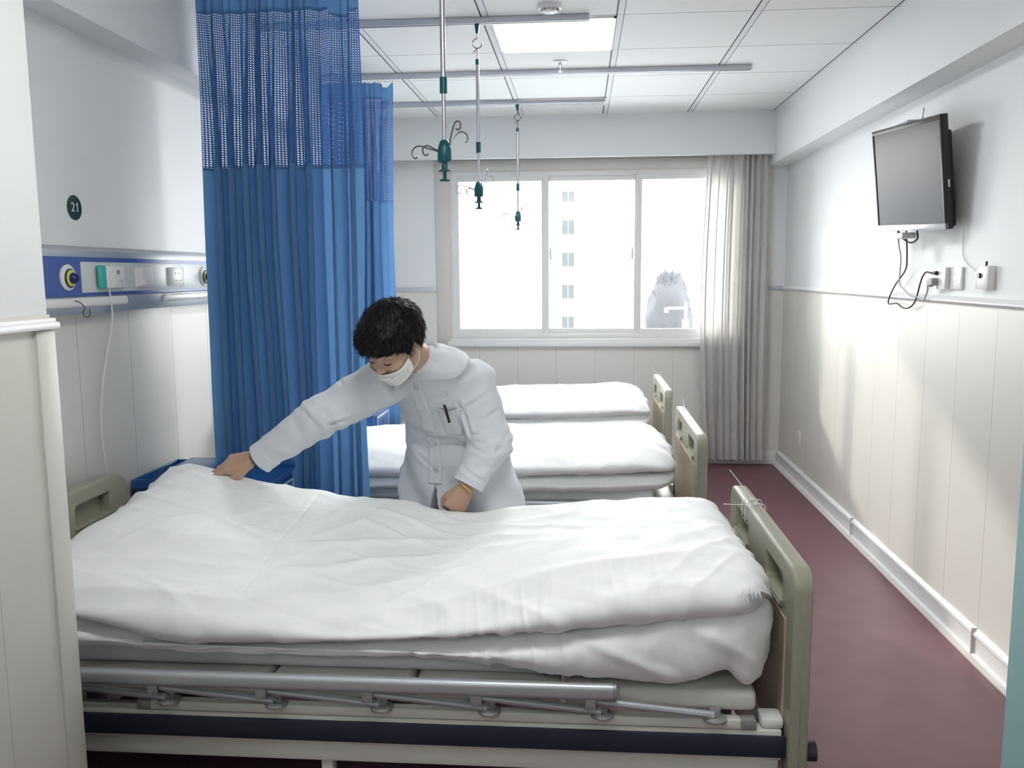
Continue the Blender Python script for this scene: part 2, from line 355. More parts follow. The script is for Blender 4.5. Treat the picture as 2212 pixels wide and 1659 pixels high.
# ------------------------------------------------------------------ ceiling lamps and fixtures
def lamp(name, x0, y0, x1, y1, label, em=None):
    t = thing(name, label, 'ceiling light', ((x0+x1)/2, (y0+y1)/2, CZ))
    w, h = (x1-x0)/2, (y1-y0)/2
    mb = MB(); mb.box((-w, -h, -.008), (-w+.012, h, .002)).box((w-.012, -h, -.008), (w, h, .002)).box((-w, -h, -.008), (w, -h+.012, .002)).box((-w, h-.012, -.008), (w, h, .002)); mb.build('frame', m_white, t)
    MB().box((-w+.01, -h+.01, -.005), (w-.01, h-.01, -.001)).build('diffuser', em or m_light, t)
lamp('ceiling_light', -.418, 4.115, .160, 4.70, 'square glowing white ceiling light panel set among the ceiling tiles')
lamp('ceiling_light', -.418, 1.03, .160, 1.62, 'added fill light panel above the room entrance, out of view', m_fill_light)  # added lamp out of view, fills the front of the room
lamp('ceiling_light', -.9, -1.6, -.3, -1.0, 'added fill light panel in the corridor behind the doorway, out of view', m_fill_light)  # unseen lamp added to send front light through the doorway
t = thing('smoke_detector', 'round white slotted smoke detector on the ceiling in front of the light panel', 'smoke detector', (-.137, 3.93, CZ))
MB().lathe([(.001, 0), (.055, 0), (.055, -.012), (.050, -.016), (.001, -.016)]).build('base', m_white, t)
MB().lathe([(.001, -.030), (.028, -.030), (.037, -.024), (.042, -.016), (.001, -.015)]).build('cap', m_white, t)
mb = MB()
for k in range(12):
    a = k*PI/6; mb.box((.030, -.006, -.0275), (.041, .006, -.018), mat=Matrix.Rotation(a, 4, 'Z'))
mb.build('slots', m_grime, t)
t = thing('sprinkler', 'small chrome fire sprinkler hanging from the ceiling behind the light panel', 'sprinkler', (-.115, 4.93, CZ))
MB().lathe([(.001, 0), (.04, 0), (.038, -.006), (.028, -.010), (.001, -.010)]).build('escutcheon', m_white, t)
mb = MB(); mb.cyl((0, 0, -.01), (0, 0, -.026), .008); mb.tube(spline([(.007, 0, -.022), (.014, 0, -.034), (.010, 0, -.048), (0, 0, -.054)], 5), .002, 6); mb.tube(spline([(-.007, 0, -.022), (-.014, 0, -.034), (-.010, 0, -.048), (0, 0, -.054)], 5), .002, 6); mb.build('body', m_steel, t)
MB().lathe([(.001, -.058), (.013, -.058), (.013, -.056), (.001, -.054)]).cyl((0, 0, -.026), (0, 0, -.05), .0025).build('deflector', m_steel, t)
t = thing('air_vent', 'narrow slotted air vent in the ceiling near the window', 'air vent', (-.13, 6.06, CZ))
MB().box((-.29, -.12, -.010), (.29, -.105, .001)).box((-.29, .105, -.010), (.29, .12, .001)).box((-.30, -.12, -.010), (-.285, .12, .001)).box((.285, -.12, -.010), (.30, .12, .001)).build('frame', m_white, t)
MB().box((-.285, -.105, -.002), (.285, .105, 0)).build('backing', mat('vent_dark', (.12, .12, .13), .7), t)
mb = MB()
for k in range(5): mb.box((-.285, -.105+k*.045, -.009), (.285, -.075+k*.045, -.005))
for k in range(6): mb.box((.16+k*.02, -.1, -.0105), (.168+k*.02, .1, -.006))
mb.build('louver', m_white, t)

# ceiling rails
def rail(y, x1, label, z=CZ, h=.028):
    t = thing('ceiling_rail', label, 'rail', (x1, y, z), group='ceiling rails')
    mb = MB(); L = x1-XL-.02
    mb.box((-L, -.019, -h), (0, .019, -.001), .002).build('track', m_alud, t)
    mb = MB(); mb.box((-L, -.0045, -h-.0006), (-.003, .0045, -h+.002)); mb.build('slot', m_black, t)
    MB().box((-.004, -.021, -h-.001), (.003, .021, 0), .001).build('end_cap', m_white, t)
rail(2.72, .2, 'grey ceiling rail over the front bed, nearest the camera')
rail(3.40, .9, 'grey ceiling rail carrying the nearer blue curtain')
rail(4.08, .035, 'grey ceiling rail ending beside the glowing light panel')
rail(5.13, .958, 'long grey ceiling rail carrying the farther blue curtain')
rail(5.985, .16, 'grey ceiling rail nearest the window, ending at the air vent')

# IV hangers
def iv(x, y, hub, col, top, label, rz, turn):
    t = thing('iv_pole', label, 'IV pole', (x, y, hub), rz, group='hanging IV poles')
    zt = CZ-.028-hub
    if top:
        MB().lathe([(.002, zt-.042), (.006, zt-.040), (.012, zt-.004), (.012, zt)], seg=12).build('slider', m_teal, t)
        pts = [(0, 0, zt-.04), (0, 0, zt-.06)]+[(.021*math.sin(a), 0, zt-.085+.021*math.cos(a)) for a in np.linspace(-.6, -5.0, 14)]
        MB().tube(spline(pts, 3), .0022, 8).build('hook', m_dkmet, t)
        pts = [(-.018, 0, zt-.125), (-.006, .003, zt-.113), (.002, .004, zt-.104), (.001, 0, zt-.118), (.000, 0, zt-.14)]
        MB().tube(spline(pts+[(0, 0, zt-.165)], 4), .0022, 8).build('hook', m_dkmet, t)
        a = zt-.155
        MB().cyl((0, 0, a-.024), (0, 0, a), .009).build('top_cap', m_teal, t)
    else: a = zt
    c = col-hub
    MB().cyl((0, 0, c), (0, 0, a-.02), .0082).build('upper_tube', m_steel, t)
    MB().cyl((0, 0, c-.024), (0, 0, c+.024), .0115).build('collar', m_teal, t)
    MB().cyl((0, 0, 0), (0, 0, c), .0062).build('lower_tube', m_steel, t)
    MB().lathe([(.001, -.036), (.019, -.034), (.022, -.028), (.022, .004), (.014, .030), (.009, .034), (.001, .034)], seg=10).build('hub', m_teal, t, 40)
    h = MB().lathe([(.001, -.092), (.014, -.092), (.017, -.087), (.006, -.083), (.006, -.064), (.019, -.062), (.019, -.058), (.010, -.055), (.009, -.034), (.001, -.034)], seg=16).build('plunger', m_teal, t)
    arms = [((.02, 0, .0), (.05, 0, .01), (.085, 0, .02), (.105, 0, .010), (.108, 0, -.008), (.098, 0, -.018), (.088, 0, -.012)),
            ((.02, 0, -.002), (.045, 0, .004), (.070, 0, .010), (.088, 0, .002), (.088, 0, -.014), (.076, 0, -.02), (.068, 0, -.014)),
            ((.016, 0, .01), (.035, 0, .045), (.055, 0, .062), (.074, 0, .056), (.078, 0, .038), (.070, 0, .030)),
            ((.016, 0, .01), (.030, 0, .055), (.042, 0, .082), (.058, 0, .085), (.064, 0, .070), (.056, 0, .060), (.045, 0, .064))]
    for k, (pts, ang) in enumerate(zip(arms, turn)):
        MB().tube([Matrix.Rotation(ang, 4, 'Z') @ Vector(p) for p in spline(pts, 5)], .0024, 8).build('hook_arm', m_dkmet if not top else m_steel, t)
iv(-.423, 2.72, 1.877, 2.075, False, 'hanging IV pole nearest the camera, dark hooks over the front bed', 0, (PI-.2, PI+.9, .5, -.5))
iv(-.475, 4.08, 1.890, 2.080, True, 'middle hanging IV pole, over the second bed, left of the light panel', .2, (PI-.25, 2.2, .35, -.9))
iv(-.428, 5.985, 1.886, 2.082, True, 'smallest hanging IV pole, nearest the window', .1, (PI-.1, -1.9, .9, .1))

# ------------------------------------------------------------------ curtains
def cloth_grid(P, UV, name, mats_, parent, thick=.0012):
    """P (nz,ns,3) grid -> mesh with uv"""
    nz, ns = P.shape[:2]
    me = bpy.data.meshes.new(name)
    idx = np.arange(nz*ns).reshape(nz, ns)
    q = np.stack([idx[:-1, :-1], idx[:-1, 1:], idx[1:, 1:], idx[1:, :-1]], -1).reshape(-1, 4)
    me.from_pydata(P.reshape(-1, 3).tolist(), [], q.tolist())
    l = me.uv_layers.new(name='UVMap'); uvv = UV.reshape(-1, 2)[q.reshape(-1)]
    l.data.foreach_set('uv', uvv.reshape(-1).astype(np.float32))
    return link(name, me, mats_, parent, 180)
def curtain_pts(zs, ns, x0f, x1f, y, phase, amp, lob, seed, warp=.012):
    t = np.linspace(0, 1, ns)[None, :]; z = np.asarray(zs)[:, None]
    zz = z+0*t; tt = t+0*z
    ph = phase(tt, zz)
    X = x0f(zz)+(x1f(zz)-x0f(zz))*tt
    a = amp(tt, zz)
    n1 = vnoise(np.stack([tt*9, zz*1.1, 0*zz], -1), seed); n2 = vnoise(np.stack([tt*22, zz*1.6, 0*zz+5], -1), seed+3)
    X = X+lob(tt, zz)*np.sin(2*ph+.3)+warp*n1
    Y = y+a*np.sin(ph)*(1+.35*n2)+warp*1.4*n1
    return np.stack([X, Y, zz], -1)
def arc(P):
    d = np.linalg.norm(np.diff(P[P.shape[0]//2], axis=0), axis=1); return np.concatenate([[0], np.cumsum(d)])
def blue_curtain(name, label, y, x0, x1, bot, nf, seed, wide, flip=False, ztop=2.598, hz=2.515, mz=1.92, botsp=.0):
    t = thing(name, label, 'curtain', ((x0+x1)/2, y, bot), group='blue privacy curtains')
    off = np.array([(x0+x1)/2, y, bot])
    def u(tt): # fold density: the last part of the width is a broad open panel
        return np.where(tt < wide, tt/wide*.86, .86+(tt-wide)/(1-wide)*.14)
    rs = np.random.RandomState(seed); offs = rs.rand(4)*6
    ph = lambda tt, zz: 2*PI*nf*(u(tt)+.012*np.sin(9*tt+offs[0])+.010*np.sin(23*tt+offs[1]))+.22*np.sin(zz*2.2+offs[2]+tt*7)
    def amp(tt, zz):
        k = np.clip((hz-zz)/.5, 0, 1); base = .018+.020*k+.012*np.sin(tt*17+offs[3])**2*k
        return base*np.where(tt < wide, 1, np.clip(1-(tt-wide)*8, .5, 1))
    lob = lambda tt, zz: .010+.008*np.clip((hz-zz)/.6, 0, 1)
    x0f = lambda z: x0+0*z-.015*np.clip((2.6-z)/1.6, 0, 1); x1f = lambda z: x1-.010*np.clip((ztop-z)/1.2, 0, 1)+0*z
    ns = 900
    def part(nm, zs, m):
        P = curtain_pts(zs, ns, x0f, x1f, y, ph, amp, lob, seed)
        # droop of the loosely hung end
        dr = np.clip((np.linspace(0, 1, ns)-wide)/(1-wide), 0, 1); P[:, :, 2] -= (.03*np.sin(dr*PI)*np.clip((P[:, :, 2]-1.9)/.6, 0, 1))
        s = arc(P); UV = np.stack([np.broadcast_to(s[None, :], P.shape[:2]), P[:, :, 2]], -1)
        P = P-off
        return cloth_grid(P, UV, nm, m, t)
    part('header_band', np.linspace(ztop, hz, 8), m_blue)
    part('net_panel', np.linspace(hz, mz, 60), m_net)
    part('cloth_panel', np.linspace(mz, bot, 90), m_blue)
    for zb, w in ((hz, .006), (mz, .008), (bot+.02, .01)):
        part('hem', np.linspace(zb+w, zb-w, 3)-.0, m_blue)
    n = 13
    for k in range(n):
        fx = x0+(x1-x0)*(k+.3)/n; mb = MB()
        mb.tube([Vector((fx, y, ztop+.012))+Vector((.009*math.cos(a), .002*math.sin(a*2), .009*math.sin(a))) for a in np.linspace(0, 2*PI, 14)], .0011, 5, cap=False)
        mb.cyl((fx, y, ztop+.02), (fx, y, CZ-.028), .0012, seg=6); mb.xf(Matrix.Translation(-Vector(off))); mb.build('curtain_ring', m_steel, t)
    return t
blue_curtain('privacy_curtain', 'large blue privacy curtain with net top, nearer one, hanging behind the front bed', 3.40, -1.475, -.855, .30, 9, 3, .80, botsp=.0)
blue_curtain('privacy_curtain', 'farther blue privacy curtain with net top, partly hidden behind the nearer one', 5.08, -1.50, -1.07, .30, 7, 11, .75)
# grey window curtain
t = thing('window_curtain', 'pale grey pleated linen curtain hanging floor length at the right of the window', 'curtain', (1.18, 6.66, .05))
zs = np.linspace(2.40, .05, 110); ns = 500
ph = lambda tt, zz: 2*PI*9*(tt+.02*np.sin(8*tt+1)+.012*np.sin(19*tt))+.25*np.sin(zz*1.7+tt*5)
P = curtain_pts(zs, ns, lambda z: .955-.03*np.sin(np.clip((2.35-z)/2.3, 0, 1)*PI)-0*z, lambda z: 1.395+.02*np.clip((2.3-z)/2.2, 0, 1)+0*z, 6.665, ph, lambda tt, zz: .026+.010*np.sin(tt*11)+.004*np.clip(2.3-zz, 0, 2), lambda tt, zz: .011+0*tt, 21, .010)
s = arc(P); cloth_grid(P-np.array([1.18, 6.66, .05]), np.stack([np.broadcast_to(s[None, :], P.shape[:2]), P[:, :, 2]], -1), 'cloth', m_linen, t)
P2 = P[-6:]*1.0; P2[:, :, 1] -= .003; cloth_grid(P2-np.array([1.18, 6.66, .05]), np.stack([np.broadcast_to(s[None, :], P2.shape[:2]), P2[:, :, 2]], -1), 'hem', m_linen, t)
MB().box((-.24, -.012, 2.30), (.27, .012, 2.318), .003).build('track', m_alud, t)

# ------------------------------------------------------------------ beds
def board_mesh(z0, z1, w, r):
    # outline in local (y,z): two grip holes near the top
    out = rrect(0, z0, w, z1, r, 8, rs=(r, r, .03, .03))
    holes = []
    for a in (.125, w-.305):
        holes.append(rrect(a, z1-.118, a+.19, z1-.052, .010, 4)[::-1])
    return plate(out, holes, .046, .008)
BW = .825
def make_bed(label):
    # local: x=0 outer face of the footboard (bed runs to -x), y=0 front side, z=0 floor
    t = thing('hospital_bed', label, 'bed', (0, 0, 0), group='hospital beds')
    RY = Matrix(((0, 0, 1, 0), (1, 0, 0, 0), (0, 1, 0, 0), (0, 0, 0, 1)))
    for nm, x, z0, z1, w, y0, r in (('footboard', -.023, .20, .797, BW+.055, -.035, .055), ('headboard', -2.10, .22, .855, .70, .0, .075)):
        me = board_mesh(z0, z1, w, r); me.transform(RY); me.transform(Matrix.Translation((x, y0, 0)))
        o = link(nm, me, m_olive, t, 40)
        s = 1 if nm == 'headboard' else -1
        MB().box((x+s*.020, y0+.07, z0+.06), (x+s*.0250, y0+w-.07, z1-.145), .002).build('insert_panel', m_wood, o)
        for a in (.115, w-.315):
            MB().box((x+s*.021, y0+a, z1-.124), (x+s*.029, y0+a+.20, z1-.115), .003).build('grip_lip', m_olive, o)
            MB().box((min(x-s*.022, x-s*.012), y0+a, z1-.122), (max(x-s*.022, x-s*.012), y0+a+.20, z1-.048)).build('grip_back', m_olive, o)
    # mid seam of the footboard edge
    fb = t.children[0]
    MB().box((-.0245, -.0362, .26), (-.0215, -.02, .74), .0005).build('edge_seam', m_grime, fb)
    # frame
    f = MB()
    for y in (0.0, BW-.05):
        f.box((-2.07, y, .300), (-.055, y+.05, .378), .004)
        f.box((-2.05, y+.004, .252), (-.06, y+.046, .300), .004)
    for x in (-2.06, -1.05, -.12): f.box((x, .03, .28), (x+.05, BW-.03, .34), .003)
    f.box((-1.22, .012, .16), (-1.19, .05, .26), .003)
    f.build('frame', m_cream, t)
    for y0, y1 in ((-.010, .002), (BW-.002, BW+.010)):
        MB().box((-2.07, y0, .312), (-.036, y1, .367), .004).build('bumper_strip', m_navy, t)
    # platform sections
    for x0, x1 in ((-2.04, -1.36), (-1.35, -.98), (-.97, -.60), (-.59, -.115)):
        mb = MB(); mb.box((x0, .012, .418), (x1, BW-.012, .472), .016, 3); mb.build('platform', m_cream, t, 50)
    mb = MB()
    for x in (-1.9, -1.2, -.8, -.2):
        for y in (.10, BW-.13): MB().box((x, y, .33), (x+.04, y+.03, .42)).build('support_post', m_grime, t)
    # folded side rails on both long sides
    for sgn, yb in ((-1, 0.0), (1, BW)):
        yy = yb+sgn*.004
        sr = MB().box((-1.665, min(yy, yy-sgn*.03), .381), (-.155, max(yy, yy-sgn*.03), .405), .003).build('side_rail', m_cream, t)
        MB().box((-1.70, min(yy+sgn*.001, yy-sgn*.031), .380), (-1.664, max(yy+sgn*.001, yy-sgn*.031), .407), .003).build('end_plug', m_grime, sr); mb = MB(); mb.box((-.156, min(yy+sgn*.001, yy-sgn*.031), .380), (-.118, max(yy+sgn*.001, yy-sgn*.031), .407), .003); mb.build('end_plug', m_grime, sr)
        ty = yb+sgn*.022
        prof = rrect(-.014, -.021, .014, .021, .0135, 5)
        MB().prism([(p[0]+ty, p[1]+.478) for p in prof], 'x', -2.02, -.468).build('top_tube', m_alu, sr)
        MB().prism([(p[0]*1.04+ty, p[1]*1.03+.478) for p in prof], 'x', -.470, -.462).build('tube_cap', m_grime, sr)
        bx = [-1.90, -1.613, -1.328, -1.053, -.778, -.495, -.218]
        for k, x in enumerate(bx):
            mb = MB(); mb.lathe([(.001, 0), (.030, 0), (.030, .005), (.022, .010), (.001, .010)], (x, yy-sgn*.008, .402), seg=14)
            mb.box((x-.014, min(yy, yy-sgn*.016), .405), (x+.014, max(yy, yy-sgn*.016), .434), .004); mb.cyl((x, yy+sgn*.005, .420), (x, yy-sgn*.02, .420), .006, seg=10)
            mb.build('bracket', m_grime, sr)
            if k < 6:
                tx = x-.03
                mb = MB(); mb.box((tx-.014, min(ty-sgn*.002, ty+sgn*.010), .432), (tx+.014, max(ty-sgn*.002, ty+sgn*.010), .462), .003); mb.cyl((tx, ty+sgn*.014, .443), (tx, ty-sgn*.01, .443), .0065, seg=10); mb.build('pivot', m_grime, sr)
                a = Vector((tx+.006, yb+sgn*.010, .447)); b_ = Vector((bx[k+1]-.004, yb+sgn*.006, .418))
                q = MB(); q.tube([a, a.lerp(b_, .5), b_], .0095, 10); q.build('link_bar', m_alu, sr)
    # legs and casters
    for x in (-1.95, -.22):
        for y in (.06, BW-.06):
            lg = MB().box((x-.02, y-.02, .10), (x+.02, y+.02, .30), .003).build('leg', m_cream, t)
            MB().cyl((x, y-.012, .052), (x, y+.012, .052), .052, seg=24).build('caster', m_black, lg)
    # corner buffers and foot corner bits
    for y in (-.004, BW-.02):
        MB().cyl((-.012, y+.012, .325), (.028, y+.012, .325), .024, seg=20).build('corner_buffer', m_black, t)
    MB().box((-.105, .006, .378), (-.048, .07, .405), .010).build('corner_block', m_white, t)
    MB().lathe([(.001, 0), (.018, 0), (.018, .004), (.012, .004), (.011, .001), (.001, .001)], (-.135, .028, .378), seg=18).build('ring_socket', m_alu, t)
    MB().tube([(-.10, .10, .36), (-.03, .10, .36)], .008, 8).build('frame_pin', m_grime, t)
    return t
BEDY = (2.03, 3.735, 5.18); BX = .553
bed_labels = ['cream hospital bed with olive end boards, front bed nearest the camera', 'second hospital bed from the camera, behind the bending person', 'farthest hospital bed, beside the window wall']
bed0 = make_bed(bed_labels[0]); beds = [bed0]
for k in (1, 2): beds.append(copy_tree(bed0)); beds[k]['label'] = bed_labels[k]
for b_, y in zip(beds, BEDY): b_.location = (BX, y, 0)
def tie(x, y, z, tips, label):
    t = thing('cable_tie', label, 'cable tie', (x, y, z), group='cable ties on the footboards')
    lp = [(-.026, 0, .003), (0, 0.001, .005), (.026, 0, .003), (.030, 0, -.02), (.027, .001, -.052), (0, .002, -.060), (-.027, .001, -.052), (-.030, 0, -.02)]
    MB().tube(spline(lp, 4, closed=True)+[Vector(lp[0])], .0013, 6).build('loop', m_white, t)
    MB().box((-.004, -.004, .002), (.004, .004, .010), .001).build('lock', m_white, t)
    for tp in tips: MB().tube(spline([(0, 0, .006), (tp[0]*.5, tp[1]*.5, tp[2]*.55), tp], 6), .0012, 6).build('tail', m_white, t)
fx = BX-.023
tie(fx, BEDY[0]+.60, .797, [(-.06, .06, .085)], 'white cable tie sticking up steeply from the front footboard, far corner')
tie(fx, BEDY[0]+.55, .797, [(-.10, -.03, .012)], 'white cable tie lying sideways over the front footboard')
tie(fx, BEDY[1]+.66, .797, [(-.018, .0, .09), (.0, .04, .055)], 'white cable tie standing up from the middle footboard')
tie(fx, BEDY[2]+.68, .797, [(-.04, .06, .06), (-.09, -.03, -.03)], 'white cable tie on the farthest footboard')

# mattresses
for k, y in enumerate(BEDY):
    t = MB().box((BX-2.02, y+.052, .474), (BX-.22, y+BW-.055, .546), .03, 4).build('mattress', m_sheet, None, 60)
    tag(t, ['thin white mattress under the quilt on the front bed', 'white mattress on the second bed from the camera', 'white mattress on the farthest bed by the window wall'][k], 'mattress', 'mattresses')

# quilts: folded in two layers, front fold visible
def quilt(name, label, st, y0, y1, seed, wr=1.0, nx=460, nv=260, endlen=.09, creases=()):
    """st rows: x, zback, zmid, zfront, crease_z, lower_front_z, bottom_z, front_bulge"""
    st = np.array(st, float); xs = st[:, 0]
    def curve(x, col):  # smooth interpolation
        i = np.clip(np.searchsorted(xs, x)-1, 0, len(xs)-2); u = (x-xs[i])/(xs[i+1]-xs[i]); u = np.clip(u, 0, 1)
        def m(j): 
            j0 = np.clip(j-1, 0, len(xs)-1); j1 = np.clip(j+1, 0, len(xs)-1); return (st[j1, col]-st[j0, col])/(xs[j1]-xs[j0])
        h = xs[i+1]-xs[i]; a, b2 = st[i, col], st[i+1, col]
        return (2*u**3-3*u**2+1)*a+(u**3-2*u**2+u)*h*m(i)+(-2*u**3+3*u**2)*b2+(u**3-u**2)*h*m(i+1)
    X0, X1 = xs[0], xs[-1]
    tt = np.linspace(0, 1, nx); x = X0+(X1-X0)*tt
    P = np.zeros((nx, nv, 3))
    for i in range(nx):
        zb, zm, zf, zc, zl, z0, bl = [float(curve(x[i], c)) for c in range(1, 8)]
        f = y0-bl
        hu = zf-zc; cd = .10
        ctrl = [(y1-.05, .556), (y1-.004, .575), (y1+.012, (z0+zb)/2), (y1-.008, zb-.018), (y1-.07, zb), ((y0+y1)/2+.12, zm+(zb-zm)*.35), ((y0+y1)/2-.08, zm), (y0+.17, zf+.012), (y0+.07, zf-.004),
                (f+.012, zf-.045), (f, zc+hu*.35), (f+.018, zc+.022), (f+.06, zc+.008), (f+cd, zc), (f+.055, zc-.010), (f+.018, zc-.030), (f+.004, (zc+zl)/2), (f+.010, zl+.02), (f+.035, zl), (f+.075, .550), (y0+.2, .556), ((y0+y1)/2, .556)]
        c = [Vector((p[0], p[1], 0)) for p in ctrl]
        sp = spline(c, 14, closed=True); sp = np.array([(v.x, v.y) for v in sp])
        d = np.concatenate([[0], np.cumsum(np.linalg.norm(np.diff(np.vstack([sp, sp[:1]]), axis=0), axis=1))])
        # foot end rounding: shrink the section about its centre
        spc = np.vstack([sp, sp[:1]]); q = np.linspace(0, d[-1], nv, endpoint=False)
        yy = np.interp(q, d, spc[:, 0]); zz = np.interp(q, d, spc[:, 1])
        P[i, :, 0] = x[i]; P[i, :, 1] = yy; P[i, :, 2] = zz
    # round both ends
    for i in range(nx):
        for (dist, el, sg) in ((X1-x[i], endlen, 1), (x[i]-X0, .05, -1)):
            if dist < el:
                k = math.sqrt(max(0, 1-(1-dist/el)**2)); cyy, czz = (y0+y1)/2, (P[i, :, 2].max()+P[i, :, 2].min())/2
                hy = (y1-y0)/2; hz = (P[i, :, 2].max()-P[i, :, 2].min())/2
                sy = 1-(1-k)*min(1, .10/hy*1.0); sz = 1-(1-k)*.55
                P[i, :, 1] = cyy+(P[i, :, 1]-cyy)*sy; P[i, :, 2] = czz+(P[i, :, 2]-czz)*sz
    # wrinkles along normals
    du = np.gradient(P, axis=0); dv = (np.roll(P, -1, 1)-np.roll(P, 1, 1))/2
    N = np.cross(dv, du); N /= np.linalg.norm(N, axis=2, keepdims=True)+1e-9
    if N[nx//2, :, 2][P[nx//2, :, 2].argmax()] < 0: N = -N
    X, Y, Z = P[..., 0], P[..., 1], P[..., 2]
    def dirn(ang, sx, sy, sd):
        a = math.radians(ang); w = vnoise(np.stack([X*2.3, Y*2.3+Z*2, 0*X], -1), sd+50)*.35
        return ridge(np.stack([(X*math.cos(a)+(Y+Z)*math.sin(a))*sx+w, (-X*math.sin(a)+(Y+Z)*math.cos(a))*sy+w, 0*X], -1), sd)
    h = .0085*np.clip(dirn(12, 1.6, 7, seed), -.2, 1)+.0065*np.clip(dirn(-28, 2.2, 10, seed+1), 0, 1)+.005*np.clip(dirn(55, 2.5, 13, seed+2), 0, 1)+.014*vnoise(np.stack([X*3, Y*4, Z*4], -1), seed+4)
    # finer gathers near fold edges (front roll and foot end)
    front = np.clip((y0+.16-Y)/.16, 0, 1); foot = np.clip((x[-1]-.0-X)/.22, 0, 1); foot = (1-foot)
    g = ridge(np.stack([X*26+Z*6, Z*5, 0*X], -1), seed+6); h += .0035*np.clip(g, 0, 1)*front*np.clip(vnoise(np.stack([X*2.2, 0*X, 0*X], -1), seed+9)+.35, 0, 1)
    g2 = ridge(np.stack([Y*11+Z*3, Z*16-Y*4, X*3], -1), seed+7); h += .007*np.clip(g2, 0, 1)*foot
    if creases:
        wob = .012*vnoise(np.stack([X*4, 0*X, 0*X], -1), 77)
        for (ax, c0, lim0, lim1) in creases:
            co = (Y if ax == 'y' else X)+wob; ot = X if ax == 'y' else Y
            h -= .0022*np.exp(-((co-c0)/.006)**2)*(ot > lim0)*(ot < lim1)*(Z > .62)
    P = P+N*(h*wr)[..., None]
    P[:, :, 2] = np.where(P[:, :, 1] > y0+.042, np.maximum(P[:, :, 2], .551), np.maximum(P[:, :, 2], np.where(X < .10, .506, .482)))
    me = bpy.data.meshes.new(name); idx = np.arange(nx*nv).reshape(nx, nv); nxt = np.roll(idx, -1, 1)
    q = np.stack([idx[:-1], idx[1:], nxt[1:], nxt[:-1]], -1).reshape(-1, 4)
    V = P.reshape(-1, 3); faces = q.tolist(); c0 = len(V); V = np.vstack([V, P[0].mean(0), P[-1].mean(0)]).tolist()
    faces += [(int(idx[0, j]), int(nxt[0, j]), c0) for j in range(nv)]+[(int(nxt[-1, j]), int(idx[-1, j]), c0+1) for j in range(nv)]
    me.from_pydata(V, [], faces)
    uvl = me.uv_layers.new(name='UVMap'); li = np.zeros(len(me.loops), np.int32); me.loops.foreach_get('vertex_index', li)
    VV = np.array(V); uvl.data.foreach_set('uv', np.stack([VV[li, 0], VV[li, 1]+VV[li, 2]], -1).reshape(-1).astype(np.float32))
    bm = bmesh.new(); bm.from_mesh(me); bmesh.ops.recalc_face_normals(bm, faces=bm.faces); bm.to_mesh(me); bm.free()
    o = link(name, me, m_quilt, None, 180); return tag(o, label, 'quilt', 'folded white quilts')
Q1 = [ # x, back, mid, front, crease, lowfront, bottom, bulge
 (-1.488, .70, .735, .690, .650, .556, .56, .00),
 (-1.44, .79, .755, .700, .640, .556, .56, .01),
 (-1.38, .832, .770, .700, .625, .556, .56, .02),
 (-1.24, .815, .775, .700, .600, .554, .56, .02),
 (-1.13, .793, .765, .698, .580, .554, .56, .02),
 (-1.02, .775, .745, .690, .560, .552, .56, .02),
 (-.80, .742, .710, .665, .558, .548, .55, .02),
 (-.60, .722, .685, .648, .562, .545, .55, .02),
 (-.42, .700, .672, .655, .575, .542, .55, .02),
 (-.20, .722, .712, .692, .595, .532, .545, .03),
 (.05, .742, .758, .745, .630, .512, .53, .035),
 (.25, .755, .790, .775, .665, .510, .52, .03),
 (.36, .752, .790, .775, .682, .535, .51, .02),
 (.42, .746, .780, .765, .690, .490, .51, .01),
 (.472, .735, .765, .750, .695, .510, .51, .0)]
quilt('folded_quilt', 'puffy white quilt on the front bed, its corner lifted by the hand', Q1, 2.035, 2.845, 5, nx=560, nv=340, creases=[('y', 2.44, -1.6, -.85), ('y', 2.64, -1.6, -.8), ('x', -.88, 2.1, 2.8)])
def simple(z, crease=.10):
    return [(-1.50, z-.05, z-.05, z-.06, z-.13, .55, .56, .0), (-1.1, z-.02, z-.02, z-.02, z-.12, .54, .56, .02), (-.7, z-.01, z-.01, z-.015, z-.12, .54, .56, .02), (-.3, z, z, z-.01, z-.11, .535, .555, .025), (.05, z+.005, z+.012, z, z-.10, .53, .55, .03), (.28, z+.01, z+.02, z+.01, z-.09, .53, .54, .02), (.425, z-.02, z, z-.02, z-.09, .54, .54, .0)]
quilt('folded_quilt', 'folded white quilt on the second bed, behind the bending person', simple(.70), BEDY[1]+.01, BEDY[1]+BW-.02, 31, .8, 260, 180)
quilt('folded_quilt', 'folded white quilt on the farthest bed by the window', simple(.72), BEDY[2]+.01, BEDY[2]+BW-.02, 47, .8, 260, 180)

# ------------------------------------------------------------------ left wall bedhead panel
t = thing('bedhead_panel', 'long blue and silver bedhead service panel fixed along the left wall', 'wall panel', (XL, 2.0, 1.38))
PX = .055
o3 = Matrix.Translation((-XL, -2.0, -1.38))
def pl(mb): return mb.xf(Matrix.Translation((-XL, -2.0, -1.38)))
mb = MB(); mb.prism([(XL, 1.378), (XL+.045, 1.378), (XL+PX, 1.40), (XL+PX, 1.432), (XL+.042, 1.436), (XL+.042, 1.560), (XL+.036, 1.580), (XL+.012, 1.596), (XL, 1.596)], 'y', EY-.2, YB-.05)
pl(mb).build('housing', m_alu, t)
pl(MB().box((XL+.04, EY-.2, 1.436), (XL+.0455, YB-.06, 1.560))).build('blue_face', m_panel_blue, t)
pl(MB().box((XL+.044, 2.655, 1.446), (XL+.0475, 3.60, 1.545), .001)).build('white_plate', mat('grey_white_plate', (.60, .64, .64), .35), t)
for a, b_ in ((EY-.1, 2.905), (3.18, 4.2)):
    mb = MB(); mb.prism(rrect(XL+.03, 1.400, XL+.062, 1.432, .012), 'y', a, b_, bev=0); pl(mb).build('light_cover', m_trim, t)
